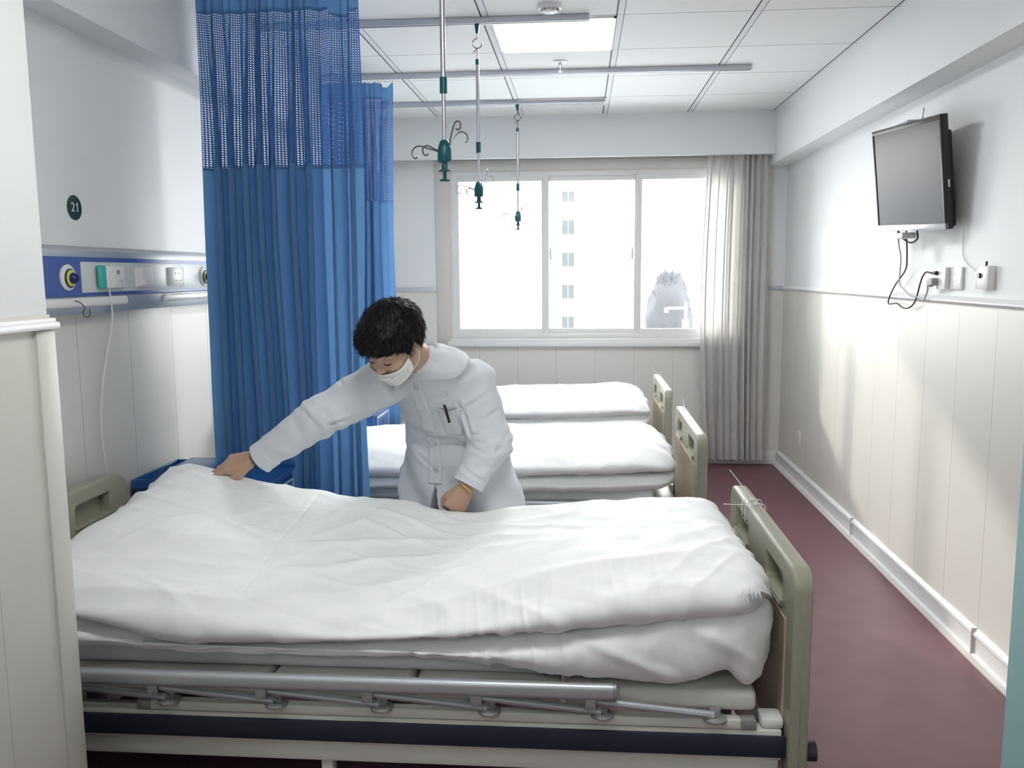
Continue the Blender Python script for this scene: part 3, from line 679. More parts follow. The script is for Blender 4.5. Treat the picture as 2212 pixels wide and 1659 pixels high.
def gas(y):
    g = MB().lathe([(.001, 0), (.040, 0), (.041, .006), (.034, .012), (.001, .012)], (XL+.045, y, 1.495), (1, 0, 0), 32)
    g = pl(g).build('gas_outlet', m_white, t, 40)
    pl(MB().lathe([(.001, 0), (.030, 0), (.030, .003), (.026, .005), (.001, .005)], (XL+.0555, y, 1.493), (1, 0, 0), 28)).build('outer_ring', m_black, g, 40)
    pl(MB().lathe([(.001, 0), (.0255, 0), (.0255, .002), (.021, .004), (.001, .004)], (XL+.0600, y, 1.493), (1, 0, 0), 28)).build('yellow_ring', m_yel, g, 40)
    pl(MB().lathe([(.001, 0), (.015, 0), (.018, .004), (.017, .010), (.013, .015), (.001, .016)], (XL+.0630, y, 1.493), (1, 0, 0), 14)).build('knob', m_bluek, g, 40)
    h = pl(MB().tube(spline([(XL+.05, y+.005, 1.425), (XL+.075, y+.012, 1.418), (XL+.09, y+.012, 1.40), (XL+.082, y+.014, 1.385), (XL+.088, y+.018, 1.372), (XL+.10, y+.02, 1.376), (XL+.102, y+.02, 1.395)], 5), .0018, 8)).build('hook', m_dkmet, t)
gas(2.578); gas(3.556); gas(4.45)
c = pl(MB().box((XL+.046, 2.772, 1.459), (XL+.066, 2.886, 1.533), .003)).build('call_unit', m_white, t)
pl(MB().box((XL+.050, 2.733, 1.456), (XL+.068, 2.771, 1.535), .008, 3)).build('handset', m_teal2, c)
pl(MB().box((XL+.0655, 2.835, 1.505), (XL+.0668, 2.853, 1.519), .0004)).build('speaker_grille', m_grime, c)
pl(MB().lathe([(.001, 0), (.006, 0), (.006, .0015), (.001, .0015)], (XL+.066, 2.862, 1.480), (1, 0, 0), 16)).build('button', m_alud, c)
s_ = pl(MB().box((XL+.046, 2.990, 1.459), (XL+.056, 3.107, 1.530), .002)).build('light_switch', m_white, t)
pl(MB().box((XL+.055, 3.015, 1.466), (XL+.0595, 3.09, 1.522), .002)).build('rocker', m_trim, s_)
s_ = pl(MB().box((XL+.046, 3.240, 1.459), (XL+.056, 3.358, 1.530), .002)).build('socket', m_white, t)
for (yy, zz, dy, dz) in ((3.285, 1.507, .003, .012), (3.318, 1.507, .003, .012), (3.272, 1.480, .006, .005), (3.290, 1.480, .006, .005), (3.312, 1.480, .006, .005), (3.330, 1.480, .006, .005)):
    pl(MB().box((XL+.0555, yy-dy/2, zz-dz/2), (XL+.0568, yy+dy/2, zz+dz/2))).build('pin_hole', m_black, s_)
cord = pl(MB().tube(spline([(XL+.06, 2.792, 1.460), (XL+.064, 2.792, 1.354), (XL+.05, 2.772, 1.245), (XL+.045, 2.739, 1.139), (XL+.04, 2.722, 1.00), (XL+.045, 2.728, .841), (XL+.05, 2.74, .62)], 8), .0026, 8)).build('cord', m_white, c)
# number disc 21
t = thing('number_sign', 'round dark green sign with the white number 21 on the left wall', 'sign', (XL, 2.72, 1.72))
MB().lathe([(.001, 0), (.040, 0), (.040, .002), (.038, .003), (.001, .003)], (0, 0, 0), (1, 0, 0), 40).build('disc', m_green, t, 30)
me = text_mesh('21', .042)
vx = np.array([tuple(v.co) for v in me.vertices]); x1, yt = vx[:, 0].max(), vx[:, 1].max()
fb_ = bmesh.new(); fb_.from_mesh(me); fl = [fb_.verts.new(p) for p in ((x1-.002, yt, 0), (x1-.0045, yt, 0), (x1-.0115, yt-.0075, 0), (x1-.0095, yt-.0098, 0), (x1-.002, yt-.004, 0))]; fb_.faces.new(fl)
fl2 = [fb_.verts.new((v.co.x, v.co.y, .0006)) for v in fl]; fb_.faces.new(fl2); fb_.to_mesh(me); fb_.free(); me.transform(Matrix(((0, 0, 1, .0038), (-1, 0, 0, 0), (0, 1, 0, 0), (0, 0, 0, 1)))); 
me.transform(Matrix(((1, 0, 0, 0), (0, -1, 0, 0), (0, 0, 1, 0), (0, 0, 0, 1)))); me.flip_normals()
link('numeral', me, m_white, t)

# ------------------------------------------------------------------ bedside cabinets
def cabinet(y0, label):
    t = thing('bedside_cabinet', label, 'cabinet', (-1.37, y0+.17, 0), group='blue bedside cabinets')
    w, d = .235, .17
    MB().box((-w, -d, .06), (w, d, .735), .010).build('body', m_cab, t)
    mb = MB(); mb.box((-w-.008, -d-.006, .735), (w+.012, d+.006, .748), .005); ring_z = .748
    mb.box((-w-.008, -d-.006, .745), (w+.012, -d+.006, .770), .004).box((-w-.008, d-.006, .745), (w+.012, d+.006, .770), .004).box((-w-.008, -d, .745), (-w+.004, d, .770), .004)
    mb.build('top_tray', m_cab, t)
    for z0, z1 in ((.57, .715), (.10, .55)):
        dr = MB().box((w-.002, -d+.02, z0), (w+.010, d-.02, z1), .004).build('drawer' if z0 > .5 else 'door', m_cab, t)
        mb = MB()
        for (a, b_) in (((-d+.028, z1-.014), (d-.028, z1-.008)), ((-d+.028, z0+.008), (d-.028, z0+.014)), ((-d+.028, z0+.008), (-d+.034, z1-.008)), ((d-.034, z0+.008), (d-.028, z1-.008))):
            mb.box((w+.0095, a[0], a[1]), (w+.0115, b_[0], b_[1]))
        mb.build('white_piping', m_white, dr)
        MB().lathe([(.001, 0), (.020, 0), (.020, .0015), (.001, .0015)], (w+.010, 0, z1-.055), (1, 0, 0), 20).build('finger_hole', m_navy, dr)
    for x in (-w+.03, w-.03):
        for y in (-d+.03, d-.03): MB().cyl((x-.01, y, .03), (x+.01, y, .03), .03, seg=16).build('caster', m_black, t)
    return t
cabinet(2.915, 'blue bedside cabinet beside the head of the front bed')
cabinet(4.62, 'blue bedside cabinet with white piping, between the two far beds')
t = tag(MB().box((-1.50, 2.98, .749), (-1.30, 3.16, .800), .004).build('storage_box', m_cab), 'flat dark blue box lying on the bedside cabinet by the front bed', 'box')

# ------------------------------------------------------------------ television
yaw, tilt, roll = .110, .132, -.040
n = Vector((-math.cos(yaw)*math.cos(tilt), -math.sin(yaw)*math.cos(tilt), -math.sin(tilt)))
rt = Vector((0, 0, 1)).cross(n).normalized(); up = n.cross(rt).normalized()
r2 = rt*math.cos(roll)+up*math.sin(roll); u2 = up*math.cos(roll)-rt*math.sin(roll)
TM = Matrix.Identity(4)
for i in range(3): TM[i][0] = r2[i]; TM[i][1] = u2[i]; TM[i][2] = n[i]
t = thing('television', 'black flat television with silver lower bezel, tilted on the right wall', 'television', (1.415, 3.94, 1.90))
def tv(mb, name, m, par=t, sm=35): return mb.xf(TM).build(name, m, par, sm)
W, H = .30, .2275
mb = MB(); mb.box((-W, -H, -.028), (W, H, -.002), .004); mb.box((-W+.03, -H+.004, -.060), (W-.03, H-.06, -.026), .012); tv(mb, 'casing', m_black)
mb = MB(); mb.box((-W, H-.020, -.004), (W, H, .006), .002).box((-W, -H, -.004), (-W+.013, H, .0055), .002).box((W-.013, -H, -.004), (W, H, .0055), .002); tv(mb, 'bezel', m_black)
lb = tv(MB().box((-W, -H-.002, -.006), (W, -H+.026, .008), .003), 'lower_bezel', m_silver); lb['label'] = 'silver lower bezel'
tv(MB().box((-W+.012, -H+.025, -.002), (W-.012, H-.019, .0025)), 'screen', m_tv)
tv(MB().lathe([(.001, 0), (.006, 0), (.006, .0012), (.001, .0012)], (0, -H+.012, .008), (0, 0, 1), 16), 'emblem', m_white)
tv(MB().box((W-.001, -.06, -.020), (W+.0012, -.03, -.014)), 'side_port', m_white)
mb = MB(); mb.box((-.06, -.06, -.075), (.06, .06, -.058), .003); mb.xf(TM); mb.box((.125, -.055, -.075), (.137, .055, .075), .003).box((.06, -.02, -.02), (.13, .02, .02), .004); mb.build('wall_bracket', m_black, t)
MB().box((-.02, -.03, -.262), (.04, .05, -.236), .006).build('infrared_box', m_silver, t)
# set-top box with rod aerial on top
t = thing('set_top_aerial', 'small grey set-top box with rod aerial, behind the top of the television', 'aerial', (1.475, 4.10, 2.135))
MB().box((-.055, -.11, -.012), (.045, .13, .018), .006).box((-.05, .10, -.012), (-.02, .17, -.004), .003).build('box', m_silver, t)
MB().tube([(0, -.13, .0), (-.01, -.17, .055)], .0028, 8).build('rod', m_silver, t)
MB().box((-.01, -.145, -.03), (.01, -.10, .0)).build('stub', m_silver, t)
# wall plates, sockets and cables
def plate_(name, label, cat, y, z, w, h, grp=None, d=.012):
    t = thing(name, label, cat, (XR, y, z), group=grp)
    MB().box((-d, -w/2, -h/2), (0, w/2, h/2), .003).build('cover', m_white, t); return t
s1 = plate_('wall_socket', 'white wall socket with two plugs in it, below the television', 'socket', 3.800, 1.465, .086, .092, 'sockets under the television', .03)
s2 = plate_('wall_socket', 'white empty wall socket below the television, next to the antenna point', 'socket', 3.700, 1.466, .11, .092, 'sockets under the television')
for (dy, dz) in ((-.01, .018), (.012, .018), (-.012, -.02), (.012, -.02), (0, -.012)): MB().box((-.0128, dy-.003, dz-.006), (-.0115, dy+.003, dz+.006)).build('pin_hole', m_grime, s2)
s3 = plate_('antenna_socket', 'white box-shaped antenna socket with a black plug, rightmost below the television', 'socket', 3.430, 1.470, .10, .088, None, .028)
MB().cyl((-.03, .012, .008), (-.036, .012, .008), .010, seg=14).build('plug_port', m_black, s3)
MB().cyl((-.014, .0, .045), (-.014, -.003, .062), .004, seg=8).build('aerial_stub', m_black, s3)
s4 = plate_('wall_socket', 'small white socket low on the right wall near the window curtain', 'socket', 6.12, .336, .055, .085)
m_plug = mat('grey_plug', (.35, .36, .38), .5)
t = thing('power_cable', 'dark power cable looping down from the television to the upper plug', 'cable', (1.52, 3.84, 1.487))
L0 = Vector((1.52, 3.84, 1.487))
def loc(ps, o): return [Vector(p)-o for p in ps]
MB().tube(spline(loc([(1.510, 3.865, 1.487), (1.51, 3.931, 1.490), (1.52, 4.002, 1.456), (1.525, 4.068, 1.365), (1.52, 4.12, 1.33), (1.52, 4.202, 1.324), (1.525, 4.30, 1.342), (1.525, 4.417, 1.340), (1.52, 4.334, 1.42), (1.52, 4.20, 1.50), (1.51, 4.159, 1.56), (1.505, 4.164, 1.655), (1.49, 4.13, 1.69)], L0), 8), .0036, 8).build('cord', m_cablek, t)
MB().cyl((-.004, -.012, 0), (-.004, .030, 0), .009, .006, 12).build('plug', m_black, t)
t = thing('signal_cable', 'grey cable hanging from the television to the angled lower plug', 'cable', (1.52, 3.86, 1.45)); L0 = Vector((1.52, 3.86, 1.45))
MB().tube(spline(loc([(1.505, 3.89, 1.44), (1.515, 3.915, 1.41), (1.52, 3.965, 1.369), (1.525, 4.03, 1.378), (1.525, 4.126, 1.383), (1.525, 4.22, 1.41), (1.52, 4.266, 1.445), (1.52, 4.263, 1.552), (1.51, 4.27, 1.62), (1.49, 4.24, 1.69)], L0), 8), .0040, 8).build('cord', m_cablew, t)
MB().box((-.022, -.032, -.016), (.003, .010, .016), .005).box((-.020, .0, -.022), (.000, .035, .006), .005).build('plug', m_plug, t)
t = thing('antenna_cable', 'thin white cable curving along the wall to the antenna socket', 'cable', (1.545, 3.45, 1.478)); L0 = Vector((1.545, 3.45, 1.478))
MB().tube(spline(loc([(1.525, 3.443, 1.478), (1.545, 3.50, 1.485), (1.548, 3.58, 1.51), (1.549, 3.65, 1.545), (1.549, 3.668, 1.60), (1.549, 3.67, 1.68)], L0), 8), .0018, 6).build('cord', m_white, t)
t = tag(MB().tube(spline([(1.47, 4.18, 1.690), (1.49, 4.19, 1.655), (1.50, 4.10, 1.625), (1.50, 4.02, 1.64), (1.49, 4.0, 1.675)], 8), .0042, 8).build('cable_loop', m_black), 'short black cable loop under the television', 'cable')

# ------------------------------------------------------------------ outside
struct('ground', MB().box((-200, YB+4, -9.2), (200, 300, -9)), m_ground)
t = thing('building', 'white apartment building with a column of square windows seen through the middle pane', 'building', (1, 80, -9))
MB().box((-7.5, 0, 0), (4.8, 12, 40)).build('wall', m_bldB, t)
for k in range(11):
    z = 17.4-2.93*k+6-.0
    if z < 1 or z > 38: continue
    f_ = MB().box((-2.75, -.06, z-.68), (-1.52, .05, z+.68)).build('window_frame', m_bldB, t)
    MB().box((-2.70, -.09, z-.64), (-2.16, -.05, z+.64)).box((-2.11, -.09, z-.64), (-1.57, -.05, z+.64)).build('pane', m_pane, f_)
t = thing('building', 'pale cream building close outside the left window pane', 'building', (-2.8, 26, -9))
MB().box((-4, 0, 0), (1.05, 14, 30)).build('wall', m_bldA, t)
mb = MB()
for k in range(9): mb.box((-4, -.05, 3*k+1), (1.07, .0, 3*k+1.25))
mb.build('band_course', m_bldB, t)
rs = np.random.RandomState(4)
def tree(x, y, h, r, label):
    t = thing('bare_tree', label, 'tree', (x, y, -9))
    mb = MB(); mb.tube([(0, 0, 0), (.1, 0, h*.4), (0, .1, h*.75)], [.25, .18, .08], 8); mb.build('trunk', m_tree, t)
    mb = MB()
    for k in range(70):
        a = rs.rand()*2*PI; z = h*(.3+.45*rs.rand()); q = r*(.4+.6*rs.rand())
        p0 = Vector((0, 0, z)); p2 = Vector((q*math.cos(a), q*math.sin(a), min(h, z+h*(.12+.28*rs.rand())))); p1 = p0.lerp(p2, .5)+Vector((0, 0, -.2))
        mb.tube([p0, p1, p2], [.06, .04, .015], 5)
        for j in range(3):
            b0 = p0.lerp(p2, .5+.15*j); mb.tube([b0, b0+Vector((rs.randn()*.5, rs.randn()*.5, .5+rs.rand()*.6))], [.03, .01], 4)
    mb.build('branches', m_tree, t)
    bm = bmesh.new(); bmesh.ops.create_icosphere(bm, subdivisions=4, radius=1)
    for v in bm.verts:
        nn = float(vnoise(np.array(v.co)*2.2, 3)); v.co = Vector((v.co.x*r, v.co.y*r, h*.72+v.co.z*h*.26))*1.0+v.normal*nn*r*.16
    q = MB(); q.bm.free(); q.bm = bm; q.build('crown', m_tree, t)
tree(5.1, 50, 10.8, 1.28, 'hazy grey bare tree behind the street lamp, seen through the right pane')
t = thing('street_lamp', 'white street lamp with a single arm outside the right window pane', 'street lamp', (5.55, 46, -9))
MB().cyl((0, 0, 0), (0, 0, 8.9), .10, .07, 10).box((-.16, -.1, 7.55), (.16, .1, 8.0)).build('post', m_white, t)
MB().box((-1.0, -.04, 8.55), (0, .04, 8.66)).build('arm', m_white, t)
MB().box((-1.12, -.08, 8.38), (-.92, .08, 8.62)).build('lamp_head', m_white, t)

# ------------------------------------------------------------------ implicit surfaces
def smin(a, b, k):
    h = np.clip(.5+.5*(b-a)/k, 0, 1); return b*(1-h)+a*h-k*h*(1-h)
def smax(a, b, k): return -smin(-a, -b, k)
def caps(p, a, b, r1, r2):
    a = np.array(a, float); b = np.array(b, float); ab = b-a; t = np.clip(((p-a)@ab)/(ab@ab), 0, 1)
    return np.linalg.norm(p-(a+t[:, None]*ab), axis=1)-(r1+(r2-r1)*t)
def ell(p, c, r):
    q = (p-np.array(c))/np.array(r); k = np.linalg.norm(q, axis=1); g = np.linalg.norm(q/np.array(r), axis=1)+1e-9; return k*(k-1)/g
def mesh_sdf(name, f, lo, hi, h, B=16):
    lo = np.array(lo, float); n = np.ceil((np.array(hi)-lo)/h/B).astype(int)
    bi = np.stack(np.meshgrid(*[np.arange(k) for k in n], indexing='ij'), -1).reshape(-1, 3)
    cen = lo+(bi+.5)*B*h; d = f(cen); act = bi[np.abs(d) < B*h*.87*1.35+.012]
    g = np.stack(np.meshgrid(*[np.arange(B+1)]*3, indexing='ij'), -1).reshape(-1, 3)
    N = (n*B+2).astype(np.int64)
    keys, pos, quads = [], [], []
    def key(c): return (c[..., 0].astype(np.int64)*N[1]+c[..., 1])*N[2]+c[..., 2]
    for s in range(0, len(act), 200):
        ab = act[s:s+200]; base = ab*B
        pts = lo+(base[:, None, :]+g[None])*h
        V = f(pts.reshape(-1, 3)).reshape(len(ab), B+1, B+1, B+1)
        sg = V < 0
        cnt = np.zeros((len(ab), B, B, B)); acc = np.zeros((len(ab), B, B, B, 3))
        for ax in range(3):
            for o1 in (0, 1):
                for o2 in (0, 1):
                    sl0 = [slice(None)]+[slice(0, B)]*3; sl1 = [slice(None)]+[slice(0, B)]*3
                    oth = [a for a in range(3) if a != ax]; off = np.zeros(3)
                    for o, a in ((o1, oth[0]), (o2, oth[1])):
                        sl0[a+1] = slice(o, B+o); sl1[a+1] = slice(o, B+o); off[a] = o
                    sl1[ax+1] = slice(1, B+1)
                    A = V[tuple(sl0)]; C_ = V[tuple(sl1)]; m = (A < 0) != (C_ < 0)
                    t = np.where(m, A/np.where(m, A-C_, 1), 0)
                    cnt += m
                    for a in range(3): acc[..., a] += m*(off[a] if a != ax else t)
        m = cnt > 0; w = np.argwhere(m)
        cc = base[w[:, 0]]+w[:, 1:]; keys.append(key(cc)); pos.append(lo+(cc+acc[m]/cnt[m][:, None])*h)
        for ax in range(3):
            sl1 = [slice(None)]+[slice(0, B)]*3; sl1[ax+1] = slice(1, B+1)
            A = sg[:, :B, :B, :B]; C_ = sg[tuple(sl1)]; m = A != C_; w = np.argwhere(m)
            cc = base[w[:, 0]]+w[:, 1:]; a1, a2 = (ax+1) % 3, (ax+2) % 3
            e1 = np.zeros(3, int); e1[a1] = 1; e2 = np.zeros(3, int); e2[a2] = 1
            Q = np.stack([key(cc-e1-e2), key(cc-e2), key(cc), key(cc-e1)], 1)
            fl = A[m]; Q[~fl] = Q[~fl][:, ::-1]; quads.append(Q)
    K = np.concatenate(keys); Pp = np.concatenate(pos); K, ui = np.unique(K, return_index=True); Pp = Pp[ui]
    Q = np.concatenate(quads); ix = np.searchsorted(K, Q); ix = np.clip(ix, 0, len(K)-1); ok = (K[ix] == Q).all(1); ix = ix[ok]
    # light smoothing
    me = bpy.data.meshes.new(name); me.from_pydata(Pp.tolist(), [], ix.tolist()); me.update(); return me
def smooth_mesh(me, it, f=.5):
    bm = bmesh.new(); bm.from_mesh(me)
    for _ in range(it): bmesh.ops.smooth_vert(bm, verts=bm.verts, factor=f, use_axis_x=True, use_axis_y=True, use_axis_z=True)
    bm.to_mesh(me); bm.free()

# ------------------------------------------------------------------ person bending over the bed
F = np.array((-.42, -.907, 0.)); Lx = np.array((.907, -.42, 0.))
sp_z = np.array([.30, .66, .80, .90, 1.00, 1.08, 1.15, 1.20, 1.235, 1.27])
sp_c = np.array([(-.455, 3.17), (-.450, 3.15), (-.452, 3.14), (-.458, 3.115), (-.472, 3.055), (-.488, 2.995), (-.505, 2.94), (-.515, 2.895), (-.520, 2.865), (-.525, 2.84)])
coat_w = np.array([.240, .225, .205, .192, .186, .186, .178, .155, .105, .060])
coat_d = np.array([.185, .165, .150, .138, .132, .130, .122, .105, .085, .055])
def loft(p, w, d, sc=1.0, ex=2.3):
    z = p[:, 2]; cx_ = np.interp(z, sp_z, sp_c[:, 0]); cy_ = np.interp(z, sp_z, sp_c[:, 1]); W_ = np.interp(z, sp_z, w)*sc; D_ = np.interp(z, sp_z, d)*sc
    dx = p[:, 0]-cx_; dy = p[:, 1]-cy_; l = dx*Lx[0]+dy*Lx[1]; fr = dx*F[0]+dy*F[1]
    q = (np.abs(l/W_)**ex+np.abs(fr/D_)**ex)**(1/ex)
    k = (q-1)*np.minimum(W_, D_)
    return k, l, fr
RS, RE, RW = np.array((-.665, 2.865, 1.135)), np.array((-.870, 2.80, 1.025)), np.array((-1.085, 2.805, .880))
LS, LE, LW = np.array((-.372, 2.925, 1.130)), np.array((-.312, 2.915, .920)), np.array((-.382, 2.868, .783))
Hc = np.array((-.590, 2.675, 1.284))
hf = np.array((-.41, -.68, -.61)); hf /= np.linalg.norm(hf); hr = np.array((.866, -.5, 0.)); hr -= hf*(hr@hf); hr /= np.linalg.norm(hr); hu = np.cross(hf, hr)
ca, sa = math.cos(-.06), math.sin(-.06); hr, hu = hr*ca+hu*sa, hu*ca-hr*sa
HR = np.stack([hr, hf, hu], 1)   # columns
def to_head(p): return (p-Hc)@HR
def from_head(q): return Hc+np.asarray(q)@HR.T
def head_sdf(q):
    s = q.copy(); s[:, 0] = np.abs(s[:, 0])
    d = ell(s, (0, -.014, .028), (.077, .096, .086))
    d = smin(d, ell(s, (0, .020, -.030), (.062, .072, .082)), .03)
    d = smin(d, caps(s, (.048, .004, -.062), (.014, .056, -.098), .019, .017), .025)
    d = smin(d, ell(s, (0, .060, -.100), (.020, .018, .014)), .02)
    d = smin(d, ell(s, (.036, .060, -.036), (.026, .024, .026)), .02)
    d = smin(d, caps(s, (.012, .083, .018), (.044, .070, .018), .010, .009), .014)
    d = smax(d, -ell(s, (.031, .103, -.002), (.020, .020, .012)), .010)
    d = smin(d, ell(s, (.031, .0745, -.004), (.016, .0150, .0125)), .004)
    d = smin(d, caps(s, (0, .086, .004), (0, .103, -.030), .007, .0105), .010)
    d = smin(d, ell(s, (.0125, .095, -.034), (.0075, .010, .0075)), .006)
    d = smax(d, -ell(s, (.0065, .100, -.0415), (.0035, .0045, .004)), .002)
    d = smin(d, ell(s, (0, .088, -.066), (.024, .010, .006)), .006)
    d = smin(d, ell(s, (0, .086, -.077), (.020, .009, .006)), .006)
    e = ell(s, (.079, -.012, -.008), (.008, .019, .031)); e = smax(e, -ell(s, (.086, -.008, -.006), (.005, .010, .018)), .004)
    d = smin(d, e, .008)
    return d
def frame(D, N):
    D = np.array(D, float); D /= np.linalg.norm(D); N = np.array(N, float); N -= D*(N@D); N /= np.linalg.norm(N); T = np.cross(D, N); return D, N, T
def hand_segments(Wp, D, N, ts, curl, thumb, spread=.10, sc=1.0):
    """list of (a,b,r1,r2); ts=+1/-1 selects the thumb side along cross(D,N)"""
    D, N, T = frame(D, N); T = T*ts; seg = []
    kn = [(.083, .029), (.086, .009), (.081, -.011), (.073, -.029)]
    ln = [(.040, .025, .019), (.045, .028, .020), (.041, .026, .019), (.032, .020, .017)]
    rr = [(.0095, .0085, .0078, .0065), (.0098, .0088, .0080, .0066), (.0092, .0084, .0076, .0063), (.0083, .0075, .0068, .0058)]
    for k in range(4):
        base = Wp+(D*.012+T*kn[k][1]*.55)*sc; p = Wp+(D*kn[k][0]+T*kn[k][1])*sc
        seg.append(('palm', base, p, .0150*sc, .0115*sc))
        seg.append(('palm', base-N*.009*sc, p-N*.008*sc-D*.012*sc, .0130*sc, .0105*sc))
        a = 0; cur = p
        for j in range(3):
            a += math.radians(curl[k][j]); lat = spread*(kn[k][1]/.029)*(1 if j == 0 else .5)
            dd = D*math.cos(a)-N*math.sin(a)+T*lat*math.cos(a); dd /= np.linalg.norm(dd)
            nx = cur+dd*ln[k][j]*sc; seg.append(('f%d' % k, cur, nx, rr[k][j]*sc, rr[k][j+1]*sc)); cur = nx
    cur = Wp+(D*.020+T*.022-N*.006)*sc
    for j, (l, r1, r2) in enumerate(((.042, .0150, .0115), (.032, .0110, .0095), (.026, .0095, .0072))):
        v = np.array(thumb[j], float); dd = D*v[0]+T*v[1]-N*v[2]; dd /= np.linalg.norm(dd); nx = cur+dd*l*sc
        seg.append(('th', cur, nx, r1*sc, r2*sc)); cur = nx
    return seg
def hand_sdf(p, segs):
    groups = {}
    for g, a, b, r1, r2 in segs:
        d = caps(p, a, b, r1, r2); groups[g] = d if g not in groups else smin(groups[g], d, .010 if g == 'palm' else .004)
    out = groups.pop('palm')
    for g, d in groups.items(): out = smin(out, d, .006 if g != 'th' else .012)
    return out
RH = hand_segments(RW+np.array((-.024, -.010, .000)), (-.955, -.12, -.22), (-.16, -.50, .83), -1, [(12, 20, 14), (16, 26, 16), (24, 32, 20), (32, 38, 24)], [(.78, .50, .45), (.97, .10, .22), (1.0, -.16, .0)], .05, 1.08)
LH = hand_segments(LW+np.array((-.006, -.004, -.016)), (-.50, -.16, -.85), (.30, -.92, .05), 1, [(62, 78, 50), (66, 84, 50), (70, 86, 50), (74, 88, 50)], [(.75, .45, .35), (.9, .05, .5), (.7, -.45, .6)], .03, .96)
def near(p, c, r): return np.linalg.norm(p-np.array(c), axis=1) < r
def body_sdf(p):
    d, l, fr = loft(p, coat_w-.035, coat_d-.03)
    d = np.maximum(d, np.maximum(.86-p[:, 2], p[:, 2]-1.23))
    for s in (-1, 1):
        hip = np.array((-.452, 3.14, .88))+Lx*s*.085; knee = np.array((-.445, 3.15, .48))+Lx*s*.10; ank = np.array((-.44, 3.19, .10))+Lx*s*.11
        d = smin(d, caps(p, hip, knee, .082, .055), .04); d = smin(d, caps(p, knee, ank, .052, .035), .02)
        d = smin(d, caps(p, ank+np.array((0, 0, -.05)), ank+np.append(F[:2]*.13, -.055), .034, .028), .03)
    d = smin(d, caps(p, RS, RE, .045, .036), .03); d = smin(d, caps(p, RE, RW, .036, .025), .01)
    d = smin(d, caps(p, LS, LE, .045, .036), .03); d = smin(d, caps(p, LE, LW, .036, .025), .01)
    d = smin(d, caps(p, (-.518, 2.875, 1.19), from_head((0, -.028, -.055)), .058, .052), .03)
    for segs, c in ((RH, RW), (LH, LW)):
        cc = c+np.array((-.05, 0, -.05)); m = near(p, cc, .24)
        if m.any(): d[m] = smin(d[m], hand_sdf(p[m], segs), .012)
    m = near(p, Hc, .24)
    if m.any(): d[m] = smin(d[m], head_sdf(to_head(p[m])), .015)
    return d
person = thing('person', 'person in a white coat and face mask, bending over the front bed', 'person', (-.45, 3.16, 0))
PO = Vector((-.45, 3.16, 0))
def padd(name, me, m, par=person, sm=180):
    me.transform(Matrix.Translation(-PO)); return link(name, me, m, par, sm)
me = mesh_sdf('body', body_sdf, (-1.34, 2.50, -.01), (-.10, 3.42, 1.46), .0032); smooth_mesh(me, 2)
body = padd('body', me, m_skin)

def wr(p, a, fx, seed): return ridge(p*np.array(fx)+a, seed)
CREASES = [[[-0.431, 2.86, 1.131], [-0.399, 2.86, 1.036]], [[-0.398, 2.85, 1.038], [-0.307, 2.85, 1.1]], [[-0.395, 2.86, 1.031], [-0.372, 2.86, 0.955]], [[-0.372, 2.86, 0.955], [-0.338, 2.86, 0.96]], [[-0.381, 2.93, 0.931], [-0.441, 2.93, 0.83]], [[-0.368, 2.86, 0.916], [-0.306, 2.86, 0.888]], [[-0.606, 2.99, 0.867], [-0.536, 2.99, 0.812]], [[-0.631, 2.97, 0.912], [-0.541, 2.97, 0.902]], [[-0.808, 2.8, 1.147], [-0.725, 2.8, 1.072]], [[-0.816, 2.78, 1.013], [-0.73, 2.78, 1.066]], [[-0.88, 2.75, 1.059], [-0.833, 2.75, 1.009]], [[-0.836, 2.76, 1.007], [-0.771, 2.76, 1.019]], [[-0.905, 2.75, 1.054], [-0.876, 2.75, 1.024]], [[-0.324, 2.86, 0.844], [-0.258, 2.86, 0.936]], [[-0.562, 2.95, 0.916], [-0.389, 2.95, 0.927]], [[-0.396, 2.84, 0.845], [-0.333, 2.84, 0.805]], [[-0.262, 2.86, 1.049], [-0.325, 2.86, 1.009]], [[-0.502, 2.83, 1.069], [-0.446, 2.83, 1.1]], [[-0.588, 3.0, 0.754], [-0.623, 3.0, 0.685]]]
